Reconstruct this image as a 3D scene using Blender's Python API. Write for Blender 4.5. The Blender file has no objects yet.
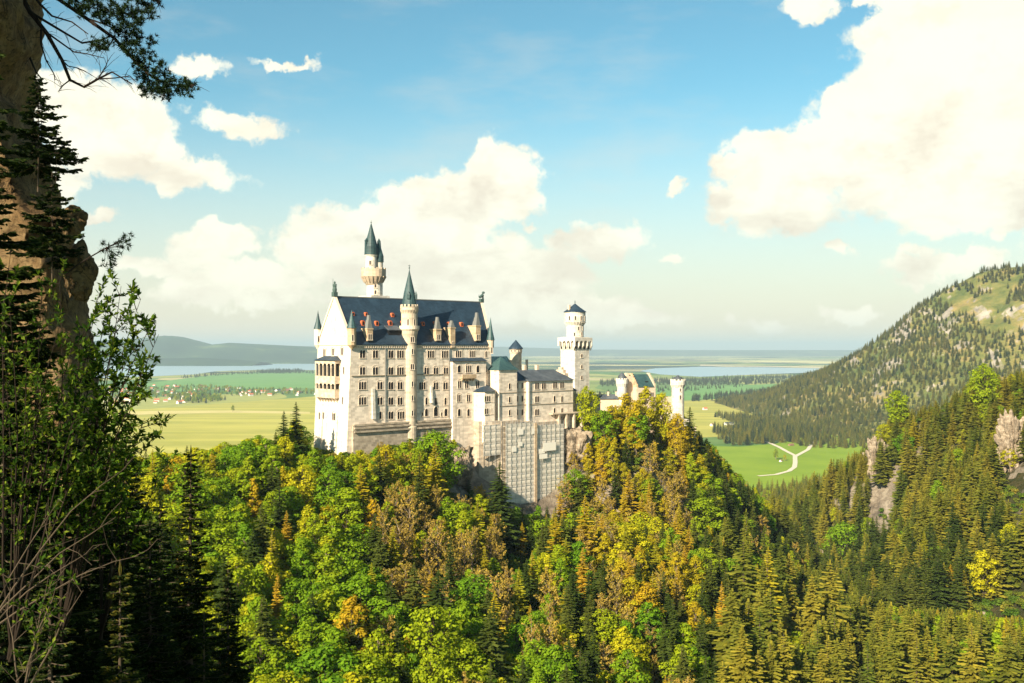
import bpy, math, random
import numpy as np
from mathutils import Vector, Matrix, noise as mnoise

# ------------------------------------------------------------------ camera, sky, sun, exposure
scene = bpy.context.scene
COL = scene.collection
F = 1000.0                                   # focal length in pixels of a 1024 px wide picture
HORIZON = 348.0
cam_d = bpy.data.cameras.new('camera')
cam_d.sensor_width = 36.0
cam_d.lens = F * 36.0 / 1024.0
cam_d.shift_y = (HORIZON - 341.5) / 1024.0
cam_d.clip_start = 0.5
cam_d.clip_end = 120000.0
cam = bpy.data.objects.new('camera', cam_d)
COL.objects.link(cam)
cam.rotation_euler = (math.radians(90), 0, 0)
scene.camera = cam

SUN_AZ = math.radians(-147)                  # bearing of the sun measured from +Y towards +X
SUN_EL = math.radians(29)
SUN_DIR = Vector((math.sin(SUN_AZ) * math.cos(SUN_EL), math.cos(SUN_AZ) * math.cos(SUN_EL), math.sin(SUN_EL)))
sun_d = bpy.data.lights.new('sun', 'SUN')
sun_d.energy = 5.0
sun_d.angle = math.radians(0.5)
sun_d.color = (1.0, 0.87, 0.66)
sun = bpy.data.objects.new('sun', sun_d)
COL.objects.link(sun)
sun.rotation_euler = SUN_DIR.to_track_quat('Z', 'Y').to_euler()

scene.view_settings.view_transform = 'Standard'
scene.view_settings.look = 'None'
scene.view_settings.exposure = 1.30
scene.view_settings.gamma = 1.0
scene.view_settings.use_curve_mapping = False
cy = scene.cycles
cy.use_denoising = True
try:
    cy.denoiser = 'OPENIMAGEDENOISE'
    cy.denoising_input_passes = 'RGB_ALBEDO_NORMAL'
except Exception:
    pass
cy.max_bounces = 5
cy.diffuse_bounces = 3
cy.glossy_bounces = 2
cy.transmission_bounces = 3
cy.transparent_max_bounces = 6
cy.volume_bounces = 0
cy.sample_clamp_indirect = 4.0


class NT:
    """small helper to write node trees"""
    def __init__(self, tree):
        self.t = tree
        self.n = tree.nodes
        self.l = tree.links

    def new(self, kind, **kw):
        n = self.n.new(kind)
        for k, v in kw.items():
            setattr(n, k, v)
        return n

    def put(self, sock, v):
        if v is None:
            return
        if isinstance(v, bpy.types.NodeSocket):
            self.l.new(v, sock)
        else:
            if hasattr(sock, 'default_value'):
                dv = sock.default_value
                try:
                    n = len(dv)
                    if not hasattr(v, '__len__'):
                        v = (v,) * n
                    if n == 4 and len(v) == 3:
                        v = tuple(v) + (1.0,)
                except TypeError:
                    pass
                sock.default_value = v

    def math(self, op, a, b=None, c=None, clamp=False):
        n = self.new('ShaderNodeMath', operation=op, use_clamp=clamp)
        for i, v in enumerate((a, b, c)):
            self.put(n.inputs[i], v)
        return n.outputs[0]

    def vmath(self, op, a, b=None, c=None, out=0):
        n = self.new('ShaderNodeVectorMath', operation=op)
        for i, v in enumerate((a, b, c)):
            if v is not None:
                self.put(n.inputs[i], v)
        return n.outputs[out]

    def mix(self, fac, a, b, blend='MIX'):
        n = self.new('ShaderNodeMix', data_type='RGBA', blend_type=blend)
        self.put(n.inputs[0], fac)
        self.put(n.inputs[6], a)
        self.put(n.inputs[7], b)
        return n.outputs[2]

    def ramp(self, fac, stops, interp='LINEAR'):
        n = self.new('ShaderNodeValToRGB')
        cr = n.color_ramp
        cr.interpolation = interp
        while len(cr.elements) < len(stops):
            cr.elements.new(0.5)
        for e, (p, c) in zip(cr.elements, stops):
            e.position = p
            e.color = (c[0], c[1], c[2], 1.0) if hasattr(c, '__len__') else (c, c, c, 1.0)
        self.put(n.inputs[0], fac)
        return n.outputs[0]

    def noise(self, vec, scale, detail=4, rough=0.55, dist=0.0, out=0):
        n = self.new('ShaderNodeTexNoise')
        if vec is not None:
            self.put(n.inputs['Vector'], vec)
        n.inputs['Scale'].default_value = scale
        n.inputs['Detail'].default_value = detail
        n.inputs['Roughness'].default_value = rough
        n.inputs['Distortion'].default_value = dist
        return n.outputs[out]

    def smooth(self, v, a, b):
        n = self.new('ShaderNodeMapRange', interpolation_type='SMOOTHSTEP')
        self.put(n.inputs[0], v)
        n.inputs[1].default_value = a
        n.inputs[2].default_value = b
        n.inputs[3].default_value = 0.0
        n.inputs[4].default_value = 1.0
        return n.outputs[0]


# ---- the sky: Nishita air with a layer of cumulus worked out from the direction (azimuth, elevation)
CLOUDS = [  # picture position and half size when measured, turned into azimuth / elevation
    (960, 80, 112, 118), (885, 140, 92, 78), (965, 188, 95, 46), (795, 165, 78, 42), (780, 207, 66, 28), (1010, 20, 110, 70),
    (835, 98, 24, 22), (745, 165, 34, 20), (1080, 140, 120, 110), (905, 30, 42, 60),
    (815, 6, 30, 15), (862, 8, 15, 9),
    (502, 182, 58, 40), (440, 208, 72, 36), (355, 232, 78, 32), (520, 272, 80, 32), (420, 262, 140, 42), (480, 300, 120, 30), (250, 290, 90, 22), (600, 236, 50, 19),
    (565, 312, 80, 20), (310, 248, 42, 26),
    (108, 132, 80, 48), (30, 175, 60, 30), (182, 172, 72, 17), (60, 105, 46, 38), (246, 122, 38, 17), (200, 68, 28, 11), (285, 57, 25, 5),
    (213, 246, 48, 24), (170, 266, 62, 12), (102, 214, 17, 8),
    (678, 192, 13, 7), (678, 255, 17, 6), (843, 248, 15, 9), (940, 266, 62, 14), (1002, 230, 27, 11), (846, 315, 24, 10),
    (775, 320, 20, 7), (640, 316, 40, 12), (735, 323, 18, 6), (530, 222, 16, 6), (925, 250, 26, 9), (985, 262, 30, 14),
]
world = bpy.data.worlds.new('World')
scene.world = world
world.use_nodes = True
w = NT(world.node_tree)
w.n.clear()
sky = w.new('ShaderNodeTexSky', sky_type='NISHITA')
sky.sun_disc = False
sky.sun_elevation = SUN_EL
sky.sun_rotation = SUN_AZ
sky.altitude = 900.0
sky.air_density = 1.0
sky.dust_density = 1.0
sky.ozone_density = 1.2
tc = w.new('ShaderNodeTexCoord')
dirv = tc.outputs['Generated']
sep = w.new('ShaderNodeSeparateXYZ')
w.l.new(dirv, sep.inputs[0])
az = w.math('ARCTAN2', sep.outputs[0], sep.outputs[1])
el = w.math('ARCSINE', sep.outputs[2])
comb = w.new('ShaderNodeCombineXYZ')
w.l.new(az, comb.inputs[0])
w.l.new(el, comb.inputs[1])
pos = comb.outputs[0]
wn = w.noise(dirv, 13.0, 5, 0.6, out=1)
warp = w.vmath('MULTIPLY', w.vmath('SUBTRACT', wn, (0.5, 0.5, 0.5)), (0.085, 0.065, 0.0))
wn2 = w.noise(dirv, 55.0, 4, 0.6, out=1)
warp2 = w.vmath('MULTIPLY', w.vmath('SUBTRACT', wn2, (0.5, 0.5, 0.5)), (0.026, 0.020, 0.0))
posw = w.vmath('ADD', w.vmath('ADD', pos, warp), warp2)
acc = None
for (cx, cy_, rx, ry) in CLOUDS:
    u, v = (cx - 512) / F, (HORIZON - cy_) / F
    a0, e0 = math.atan(u), math.atan(v / math.sqrt(1 + u * u))
    ra, re = rx / F / (1 + u * u), ry / F / math.sqrt(1 + u * u)
    q = w.vmath('MULTIPLY_ADD', posw, (1 / ra, 1 / re, 0), (-a0 / ra, -e0 / re, 0))
    ln = w.vmath('LENGTH', q, out=1)
    ln = w.math('MULTIPLY_ADD', w.math('SUBTRACT', ln, 1.0), min(1.0, (ry / 40.0) ** 0.5), 1.0)
    acc = ln if acc is None else w.math('SMOOTH_MIN', acc, ln, 0.10)
field = w.math('SUBTRACT', 1.0, acc)
fn = w.noise(dirv, 34.0, 7, 0.62)
field = w.math('ADD', field, w.math('MULTIPLY', w.math('SUBTRACT', fn, 0.5), 0.9))
mask = w.smooth(field, -0.08, 0.20)
low = w.smooth(el, 0.01, 0.20)               # clouds near the horizon are thinner
mask = w.math('MULTIPLY', mask, w.math('MULTIPLY_ADD', low, 0.25, 0.75))
shade = w.noise(w.vmath('MULTIPLY', dirv, (1, 1, 2.2)), 9.0, 5, 0.6)
shade = w.smooth(shade, 0.40, 0.68)
shade = w.math('MULTIPLY', shade, w.math('SUBTRACT', 1.0, w.math('MULTIPLY', w.smooth(el, 0.16, 0.26), 0.75)))
bil_a = w.noise(dirv, 19.0, 6, 0.58)
bil_b = w.noise(w.vmath('ADD', dirv, (-0.010, -0.004, 0.016)), 19.0, 6, 0.58)
relief = w.smooth(w.math('SUBTRACT', bil_b, bil_a), 0.0, 0.16)
shade = w.math('ADD', w.math('MULTIPLY', shade, 0.68), w.math('MULTIPLY', relief, 0.26), clamp=True)
ccol = w.mix(shade, (1.0, 0.97, 0.79), (0.70, 0.62, 0.50))
ccol = w.vmath('SCALE', ccol, None)
CLOUD_SCALE = ccol.node
CLOUD_SCALE.inputs[3].default_value = 7.2
# the air itself: deeper blue overhead, milky and warm towards the horizon
skyc = w.mix(1.0, sky.outputs[0], (0.60, 1.0, 0.89), 'MULTIPLY')
veil = w.math('SUBTRACT', 1.0, w.smooth(el, -0.02, 0.27))
veil = w.math('MULTIPLY', veil, 0.93)
skyc = w.mix(veil, skyc, (5.9, 5.0, 3.75))
thin = w.math('MULTIPLY', w.smooth(w.noise(w.vmath('MULTIPLY', dirv, (1, 1, 3.5)), 5.0, 5, 0.6), 0.48, 0.72), 0.22)
skyc = w.mix(thin, skyc, (5.2, 4.9, 4.2))
final = w.mix(mask, skyc, ccol)
bg = w.new('ShaderNodeBackground')
w.l.new(final, bg.inputs[0])
bg.inputs[1].default_value = 0.068
outw = w.new('ShaderNodeOutputWorld')
w.l.new(bg.outputs[0], outw.inputs[0])
world.cycles.sampling_method = 'MANUAL'
world.cycles.sample_map_resolution = 512


# ------------------------------------------------------------------ helpers
def material(name):
    m = bpy.data.materials.new(name)
    m.use_nodes = True
    t = NT(m.node_tree)
    t.n.clear()
    o = t.new('ShaderNodeOutputMaterial')
    return m, t, o


def principled(name, col, rough=0.8, spec=0.3, bump=None, metal=0.0):
    """col: colour tuple or function(NT) -> socket; bump: function(NT) -> (height socket, distance)"""
    m, t, o = material(name)
    b = t.new('ShaderNodeBsdfPrincipled')
    t.put(b.inputs['Base Color'], col(t) if callable(col) else col)
    b.inputs['Roughness'].default_value = rough
    b.inputs['Specular IOR Level'].default_value = spec
    b.inputs['Metallic'].default_value = metal
    if bump:
        h, d = bump(t)
        bn = t.new('ShaderNodeBump')
        bn.inputs['Distance'].default_value = d
        bn.inputs['Strength'].default_value = 1.0
        t.put(bn.inputs['Height'], h)
        t.l.new(bn.outputs[0], b.inputs['Normal'])
    t.l.new(b.outputs[0], o.inputs[0])
    return m


def objco(t):
    return t.new('ShaderNodeTexCoord').outputs['Object']


def geopos(t):
    return t.new('ShaderNodeNewGeometry').outputs['Position']


class MB:
    """collects boxes, prisms, tubes and sheets, then links them as ONE mesh object"""
    def __init__(self):
        self.v, self.f, self.m = [], [], []

    def add(self, vs, fs, mi=0):
        o = len(self.v)
        self.v.extend(vs)
        self.f.extend([tuple(i + o for i in f) for f in fs])
        self.m.extend([mi] * len(fs))

    def box(self, x0, x1, y0, y1, z0, z1, mi=0, rot=0, about=None):
        vs = [(x0, y0, z0), (x1, y0, z0), (x1, y1, z0), (x0, y1, z0), (x0, y0, z1), (x1, y0, z1), (x1, y1, z1), (x0, y1, z1)]
        if rot:
            cx, cy = about if about else ((x0 + x1) / 2, (y0 + y1) / 2)
            c, s = math.cos(rot), math.sin(rot)
            vs = [(cx + (x - cx) * c - (y - cy) * s, cy + (x - cx) * s + (y - cy) * c, z) for x, y, z in vs]
        self.add(vs, [(0, 3, 2, 1), (4, 5, 6, 7), (0, 1, 5, 4), (1, 2, 6, 5), (2, 3, 7, 6), (3, 0, 4, 7)], mi)

    def prism(self, poly, z0, z1, mi=0, top=None):
        """poly counter-clockwise seen from above; top: another outline for the upper end"""
        n = len(poly)
        top = top or poly
        vs = [(x, y, z0) for x, y in poly] + [(x, y, z1) for x, y in top]
        fs = [tuple(range(n - 1, -1, -1)), tuple(range(n, 2 * n))]
        fs += [(i, (i + 1) % n, n + (i + 1) % n, n + i) for i in range(n)]
        self.add(vs, fs, mi)

    def lathe(self, cx, cy, prof, n=20, mi=0, a0=0.0):
        """prof: list of (radius, z) from bottom to top"""
        vs, fs, rings = [], [], []
        for r, z in prof:
            if r < 1e-4:
                rings.append([len(vs)])
                vs.append((cx, cy, z))
            else:
                rings.append(list(range(len(vs), len(vs) + n)))
                vs += [(cx + r * math.cos(a0 + 2 * math.pi * k / n), cy + r * math.sin(a0 + 2 * math.pi * k / n), z) for k in range(n)]
        for A, B in zip(rings, rings[1:]):
            for k in range(n):
                k2 = (k + 1) % n
                if len(A) == 1 and len(B) == 1:
                    continue
                if len(A) == 1:
                    fs.append((A[0], B[k2], B[k]))
                elif len(B) == 1:
                    fs.append((A[k], A[k2], B[0]))
                else:
                    fs.append((A[k], A[k2], B[k2], B[k]))
        if len(rings[0]) > 1:
            fs.append(tuple(reversed(rings[0])))
        if len(rings[-1]) > 1:
            fs.append(tuple(rings[-1]))
        self.add(vs, fs, mi)

    def tube(self, pts, rad, n=6, mi=0, cap=True):
        pts = [Vector(p) for p in pts]
        vs, fs = [], []
        prev = None
        for i, p in enumerate(pts):
            d = (pts[min(i + 1, len(pts) - 1)] - pts[max(i - 1, 0)])
            if d.length < 1e-9:
                d = Vector((0, 0, 1))
            d.normalize()
            ref = Vector((0, 0, 1)) if abs(d.z) < 0.9 else Vector((1, 0, 0))
            a = d.cross(ref).normalized()
            b = d.cross(a)
            r = rad[i] if hasattr(rad, '__len__') else rad
            for k in range(n):
                t = 2 * math.pi * k / n
                q = p + a * (math.cos(t) * r) + b * (math.sin(t) * r)
                vs.append((q.x, q.y, q.z))
        for i in range(len(pts) - 1):
            for k in range(n):
                k2 = (k + 1) % n
                fs.append((i * n + k, (i + 1) * n + k, (i + 1) * n + k2, i * n + k2))
        if cap:
            fs.append(tuple(range(n)))
            fs.append(tuple(range((len(pts) - 1) * n + n - 1, (len(pts) - 1) * n - 1, -1)))
        self.add(vs, fs, mi)

    def mesh(self, name, mats, smooth=False):
        me = bpy.data.meshes.new(name)
        me.from_pydata([tuple(v) for v in self.v], [], self.f)
        for m in (mats if isinstance(mats, (list, tuple)) else [mats]):
            me.materials.append(m)
        if any(self.m):
            me.polygons.foreach_set('material_index', self.m)
        if smooth:
            me.polygons.foreach_set('use_smooth', [True] * len(me.polygons))
        me.update()
        return me

    def build(self, name, mats, parent=None, loc=None, smooth=False, rz=0.0):
        o = bpy.data.objects.new(name, self.mesh(name, mats, smooth))
        COL.objects.link(o)
        if parent is not None:
            o.parent = parent
        if loc is not None:
            o.location = loc
        if rz:
            o.rotation_euler = (0, 0, rz)
        return o


def tag(o, label=None, cat=None, group=None, kind=None):
    if label:
        o['label'] = label
    if cat:
        o['category'] = cat
    if group:
        o['group'] = group
    if kind:
        o['kind'] = kind
    return o


def empty(name, loc, rz=0.0, label=None, cat=None, group=None):
    o = bpy.data.objects.new(name, None)
    o.empty_display_size = 1.0
    COL.objects.link(o)
    o.location = loc
    o.rotation_euler = (0, 0, rz)
    return tag(o, label, cat, group)


def place(mesh_obj, parent, loc, rz=0.0, name=None):
    """a linked copy of a part"""
    c = mesh_obj.copy()
    COL.objects.link(c)
    if parent is not None:
        c.parent = parent
    c.location = loc
    c.rotation_euler = (0, 0, rz)
    return c


def proj(x, y, z):
    return 512 + F * x / y, HORIZON - F * z / y


PLAIN = -190.0


def onplain(px, py, z=PLAIN):
    """point of the plain that the measured picture position stands for"""
    Y = -z * F / (py - HORIZON)
    return (px - 512) / F * Y, Y


def fbm(p, octaves=5, lac=2.1, gain=0.5):
    s, a, f = 0.0, 1.0, 1.0
    v = Vector(p)
    for _ in range(octaves):
        s += a * mnoise.noise(v * f)
        a *= gain
        f *= lac
    return s


def grid_mesh(name, P, mats, smooth=True):
    """P: array rows x cols x 3"""
    R, C = P.shape[:2]
    idx = np.arange(R * C).reshape(R, C)
    q = np.stack([idx[:-1, :-1], idx[:-1, 1:], idx[1:, 1:], idx[1:, :-1]], -1).reshape(-1, 4)
    me = bpy.data.meshes.new(name)
    me.from_pydata(P.reshape(-1, 3).tolist(), [], q.tolist())
    for m in (mats if isinstance(mats, (list, tuple)) else [mats]):
        me.materials.append(m)
    if smooth:
        me.polygons.foreach_set('use_smooth', [True] * len(me.polygons))
    me.update()
    o = bpy.data.objects.new(name, me)
    COL.objects.link(o)
    return o
# ------------------------------------------------------------------ land: near hills, far mountain, plain, lakes
CP = np.array([
    (-120, 60, -30), (-60, 60, -48), (0, 60, -85), (60, 60, -92), (140, 60, -60), (220, 60, -30), (-200, 60, -10), (330, 60, 0),
    (-150, 120, -48), (-80, 120, -64), (-20, 120, -86), (40, 120, -104), (90, 120, -96), (150, 120, -72), (220, 120, -40), (330, 150, 0),
    (-95, 170, -66), (-45, 170, -73), (0, 180, -86), (50, 180, -98), (80, 200, -102), (112, 190, -97), (170, 190, -74), (230, 190, -45),
    (-110, 210, -52), (-55, 210, -61), (-20, 210, -74), (20, 220, -84), (-200, 200, -70), (-250, 260, -100),
    (45, 240, -86), (80, 255, -99), (110, 240, -96), (135, 240, -86), (165, 260, -72),
    (-90, 250, -44), (-50, 250, -55), (-10, 260, -64), (20, 270, -72), (50, 290, -66), (75, 300, -90), (100, 310, -104),
    (-88, 276, -40), (-52, 288, -40), (-24, 290, -46), (0, 296, -62), (22, 312, -70),
    (-40, 315, -27), (-10, 345, -25.5), (25, 365, -27), (55, 402, -33), (75, 410, -38), (-64, 315, -36), (0, 318, -62), (20, 332, -67),
    (42, 345, -44), (62, 350, -54), (85, 360, -78), (95, 420, -56), (112, 430, -78), (122, 445, -98), (110, 360, -104),
    (-112, 275, -43), (-150, 275, -62), (-200, 310, -95), (-90, 330, -64), (-100, 400, -112), (-150, 500, -172), (-60, 420, -100),
    (0, 420, -70), (0, 520, -150), (60, 480, -72), (85, 560, -140), (-100, 700, -196), (0, 700, -196), (100, 720, -186), (-260, 700, -198), (-260, 450, -170),
    (128, 420, -114), (150, 520, -130), (182, 700, -160), (215, 900, -185),
    (197, 550, -62), (216, 550, -44), (243, 520, -30), (280, 500, -22), (350, 500, -2), (190, 480, -84), (172, 500, -108), (160, 400, -86), (200, 400, -58),
    (250, 400, -28), (320, 400, 4), (146, 300, -86), (200, 300, -56), (260, 300, -20), (350, 300, 30), (240, 620, -78), (300, 650, -62), (260, 760, -128),
    (330, 800, -110), (400, 700, -60), (300, 1000, -162), (225, 1000, -186), (420, 1000, -132), (350, 1300, -191), (500, 1300, -175), (200, 1300, -198),
    (0, 1300, -200), (-260, 1300, -200), (0, 1000, -200), (-260, 1000, -200), (500, 500, 40), (500, 300, 70), (500, 60, 80), (-260, 60, 20),
    (500, 1000, -110), (500, 750, -30),
], float)


def tps_fit(P, lam=1.0):
    n = len(P)
    S = P[:, :2] / 100.0
    d2 = ((S[:, None] - S[None]) ** 2).sum(-1)
    K = 0.5 * d2 * np.log(d2 + 1e-12) + lam * 1e-3 * np.eye(n)
    A = np.zeros((n + 3, n + 3))
    A[:n, :n] = K
    A[:n, n] = 1
    A[:n, n + 1:] = S
    A[n, :n] = 1
    A[n + 1:, :n] = S.T
    b = np.concatenate([P[:, 2], [0, 0, 0]])
    return S, np.linalg.solve(A, b)


TS, TW = tps_fit(CP)


def hash_noise(x, y, seed=0):
    """smooth value noise on arrays"""
    xi, yi = np.floor(x).astype(np.int64), np.floor(y).astype(np.int64)
    xf, yf = x - xi, y - yi
    u, v = xf * xf * (3 - 2 * xf), yf * yf * (3 - 2 * yf)

    def h(a, b):
        n = (a * 374761393 + b * 668265263 + seed * 974711) & 0xFFFFFFFF
        n = ((n ^ (n >> 13)) * 1274126177) & 0xFFFFFFFF
        return ((n ^ (n >> 16)) & 0xFFFF) / 65535.0
    return (h(xi, yi) * (1 - u) + h(xi + 1, yi) * u) * (1 - v) + (h(xi, yi + 1) * (1 - u) + h(xi + 1, yi + 1) * u) * v - 0.5


def fnoise(x, y, scale, octaves=4, seed=0, gain=0.5):
    s = np.zeros_like(x, dtype=float)
    a = 1.0
    for k in range(octaves):
        s += a * hash_noise(x / scale, y / scale, seed + k)
        scale *= 0.5
        a *= gain
    return s


def ground_h(x, y):
    x, y = np.atleast_1d(np.asarray(x, float)), np.atleast_1d(np.asarray(y, float))
    out = np.empty(x.shape).ravel()
    xf, yf = x.ravel(), y.ravel()
    for i in range(0, len(xf), 20000):
        q = np.stack([xf[i:i + 20000], yf[i:i + 20000]], -1) / 100.0
        d2 = ((q[:, None] - TS[None]) ** 2).sum(-1)
        out[i:i + 20000] = (0.5 * d2 * np.log(d2 + 1e-12)) @ TW[:-3] + TW[-3] + q @ TW[-2:]
    z = out.reshape(x.shape)
    # rough ground, calmer round the castle
    calm = np.clip((np.hypot(x + 10, y - 345) - 40) / 40, 0.15, 1)
    z = z + calm * (fnoise(x, y, 28, 5, 3) * 5.0)
    return np.maximum(z, -203.0)


def hz(x, y):
    return float(ground_h([x], [y])[0])


def rock_colour(t, light=(0.30, 0.25, 0.19), mid=(0.17, 0.135, 0.10), dark=(0.07, 0.06, 0.05), sc=0.25):
    p = objco(t)
    n1 = t.noise(t.vmath('MULTIPLY', p, (1, 1, 2.2)), sc, 9, 0.66, 0.6)
    n2 = t.noise(p, sc * 6, 6, 0.7)
    c = t.ramp(n1, [(0.32, dark), (0.46, mid), (0.62, light)])
    return t.mix(t.math('MULTIPLY', t.smooth(n2, 0.45, 0.75), 0.45), c, dark)


def hill_col(t):
    n = t.new('ShaderNodeNewGeometry')
    sp = t.new('ShaderNodeSeparateXYZ')
    t.l.new(n.outputs['True Normal'], sp.inputs[0])
    steep = t.math('SUBTRACT', 0.80, sp.outputs[2])
    nz = t.noise(n.outputs['Position'], 0.06, 6, 0.6)
    k = t.smooth(t.math('ADD', steep, t.math('MULTIPLY', t.math('SUBTRACT', nz, 0.5), 0.35)), 0.03, 0.12)
    soil = t.ramp(t.noise(n.outputs['Position'], 0.18, 8, 0.65), [(0.3, (0.022, 0.03, 0.009)), (0.52, (0.045, 0.045, 0.016)), (0.7, (0.085, 0.06, 0.026))])
    rk = rock_colour(t, sc=0.12)
    return t.mix(k, soil, rk)


M_HILL = principled('hill_ground', hill_col, 0.95, 0.1, lambda t: (t.noise(geopos(t), 0.5, 8, 0.65), 0.8))
M_ROCK = principled('limestone_rock', lambda t: rock_colour(t, sc=0.22), 0.92, 0.15,
                    lambda t: (t.noise(t.vmath('MULTIPLY', objco(t), (1, 1, 1.8)), 0.7, 10, 0.68, 0.4), 0.9))

# near hills: fine rows close by, coarse far away
ys = [45.0]
while ys[-1] < 1400:
    ys.append(ys[-1] + max(1.7, ys[-1] * 0.0075))
xs = np.arange(-265, 505, 2.6)
X, Y = np.meshgrid(xs, np.array(ys))
Z = ground_h(X, Y)
hills = grid_mesh('hills', np.stack([X, Y, Z], -1), M_HILL)
tag(hills, 'wooded hills round the gorge with bare rock on the steep places', 'hillside', kind='structure')


# plain
def plain_col(t):
    p = geopos(t)
    vor = t.new('ShaderNodeTexVoronoi', feature='F1', distance='CHEBYCHEV')
    vor.inputs['Scale'].default_value = 1.0
    wv = t.vmath('MULTIPLY', t.vmath('SUBTRACT', t.noise(p, 0.0006, 3, 0.5, out=1), (0.5, 0.5, 0.5)), (900, 1400, 0))
    t.l.new(t.vmath('MULTIPLY', t.vmath('ADD', p, wv), (0.0017, 0.00085, 0.0)), vor.inputs['Vector'])
    s = t.new('ShaderNodeSeparateColor')
    t.l.new(vor.outputs['Color'], s.inputs[0])
    c = t.ramp(s.outputs[0], [(0.0, (0.12, 0.20, 0.05)), (0.25, (0.09, 0.18, 0.035)), (0.4, (0.22, 0.27, 0.06)), (0.6, (0.32, 0.33, 0.09)), (0.8, (0.07, 0.14, 0.04)), (0.9, (0.44, 0.38, 0.17))], 'CONSTANT')
    # far woods as dark ground between the fields
    wd = t.noise(t.vmath('MULTIPLY', p, (0.5, 0.8, 0)), 0.0009, 7, 0.6)
    far = t.new('ShaderNodeSeparateXYZ')
    t.l.new(p, far.inputs[0])
    k = t.math('MULTIPLY', t.smooth(wd, 0.52, 0.56), t.smooth(far.outputs[1], 4500, 7000))
    c = t.mix(k, c, (0.018, 0.042, 0.022))
    big = t.noise(t.vmath('MULTIPLY', p, (0.00028, 0.0008, 0)), 1.0, 4, 0.55)
    fk = t.smooth(far.outputs[1], 7000, 10000)
    c = t.mix(t.math('MULTIPLY', t.smooth(big, 0.49, 0.54), fk), c, (0.012, 0.03, 0.018))
    big2 = t.noise(t.vmath('MULTIPLY', p, (0.0004, 0.0012, 7.0)), 1.0, 3, 0.5)
    c = t.mix(t.math('MULTIPLY', t.smooth(big2, 0.53, 0.57), fk), c, (0.62, 0.55, 0.22))
    fine = t.noise(p, 0.02, 8, 0.6)
    return t.mix(1.0, c, t.ramp(fine, [(0.3, 0.8), (0.7, 1.15)]), 'MULTIPLY')


M_PLAIN = principled('plain_fields', plain_col, 0.95, 0.1)
mb = MB()
mb.add([(-45000, -3000, PLAIN), (45000, -3000, PLAIN), (45000, 60000, PLAIN), (-45000, 60000, PLAIN)], [(0, 1, 2, 3)])
plain = mb.build('plain', M_PLAIN)
tag(plain, 'wide patchwork plain of fields reaching to the horizon', 'plain', kind='structure')


def sheet(name, pix, mat, dz, label, cat, smoothpts=True):
    """a flat sheet on the plain whose outline was measured in the picture"""
    pts = [onplain(*p) for p in pix]
    m = MB()
    m.add([(x, y, PLAIN + dz) for x, y in pts], [tuple(range(len(pts)))])
    o = m.build(name, mat)
    return tag(o, label, cat, kind='structure')


def grass_mat(name, a, b, sc=0.02, streak=None):
    def col(t):
        p = geopos(t)
        n = t.noise(p, sc, 8, 0.62)
        c = t.ramp(n, [(0.3, a), (0.7, b)])
        if streak:
            q = t.noise(t.vmath('MULTIPLY', p, streak), 1.0, 3, 0.5)
            c = t.mix(t.math('MULTIPLY', t.smooth(q, 0.45, 0.62), 0.5), c, tuple(min(1, v * 1.35) for v in b))
        return c
    return principled(name, col, 0.9, 0.15)


M_MEADOW = grass_mat('meadow_grass', (0.15, 0.235, 0.008), (0.22, 0.30, 0.014), 0.012)
M_PALE = grass_mat('pale_field', (0.29, 0.29, 0.045), (0.40, 0.355, 0.07), 0.008, (0.0012, 0.012, 0))
M_HAY = grass_mat('hay_field', (0.5, 0.43, 0.15), (0.58, 0.48, 0.19), 0.01)
M_TEAL = grass_mat('green_field', (0.11, 0.25, 0.06), (0.16, 0.30, 0.075), 0.006)

sheet('meadow', [(640, 484), (705, 446), (740, 447), (775, 444), (820, 434), (880, 420), (960, 420), (960, 500), (640, 500)], M_MEADOW, 0.5, 'bright green meadow in the valley mouth', 'meadow')
sheet('yellow_field', [(640, 440), (655, 402), (700, 401), (775, 393), (850, 388), (930, 388), (930, 408), (800, 420), (745, 436)], M_PALE, 0.35, 'pale yellow field beyond the belt of trees', 'field')
sheet('wide_field', [(40, 520), (40, 412), (150, 409), (215, 404), (335, 395), (420, 395), (420, 520)], M_PALE, 0.35, 'pale yellow green fields below the village', 'field')
sheet('hay_strip', [(60, 415), (150, 411), (230, 410.5), (310, 412), (310, 414), (230, 413), (150, 414.5), (60, 419)], M_HAY, 0.7, 'straw coloured strip across the wide field', 'field')
sheet('green_field', [(60, 392), (150, 383), (220, 374), (270, 371), (345, 371), (345, 388), (240, 389), (60, 396)], M_TEAL, 0.5, 'blue green field between village and lake', 'field')
sheet('green_field', [(600, 395), (640, 388), (720, 386), (830, 382), (930, 380), (930, 386), (700, 400), (600, 404)], M_TEAL, 0.6, 'blue green field in front of the eastern lake', 'field')


def water_mat(name, col, rough):
    return principled(name, col, rough, 0.5, lambda t: (t.noise(geopos(t), 0.05, 3), 0.15))


M_LAKE = water_mat('lake_water', (0.27, 0.38, 0.43), 0.3)
lake1 = [(40, 377), (100, 378.5), (150, 376.5), (195, 374.5), (215, 371.5), (262, 369.8), (345, 370.5), (345, 361.0), (300, 361.3), (240, 363), (180, 363.6), (100, 363.5), (40, 363.5)]
lake2 = [(640, 371), (660, 374.5), (700, 377), (760, 374.5), (840, 371.6), (850, 370.2), (850, 369.2), (770, 367.4), (700, 366.8), (655, 368.4)]
sheet('lake', lake1, M_LAKE, 0.9, 'pale lake under the wooded hills', 'lake')
sheet('lake', lake2, M_LAKE, 0.9, 'pale blue lake far beyond the gatehouse', 'lake')
M_SAND = grass_mat('shore_sand', (0.5, 0.42, 0.28), (0.58, 0.48, 0.33), 0.01)
sheet('shore', [(700, 366.0), (770, 367.0), (850, 368.9), (960, 368.4), (960, 367.6), (850, 368.0), (770, 366.2), (700, 365.0)], M_SAND, 1.3, 'thin pale shore along the far side of the lake', 'shore')


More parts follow.
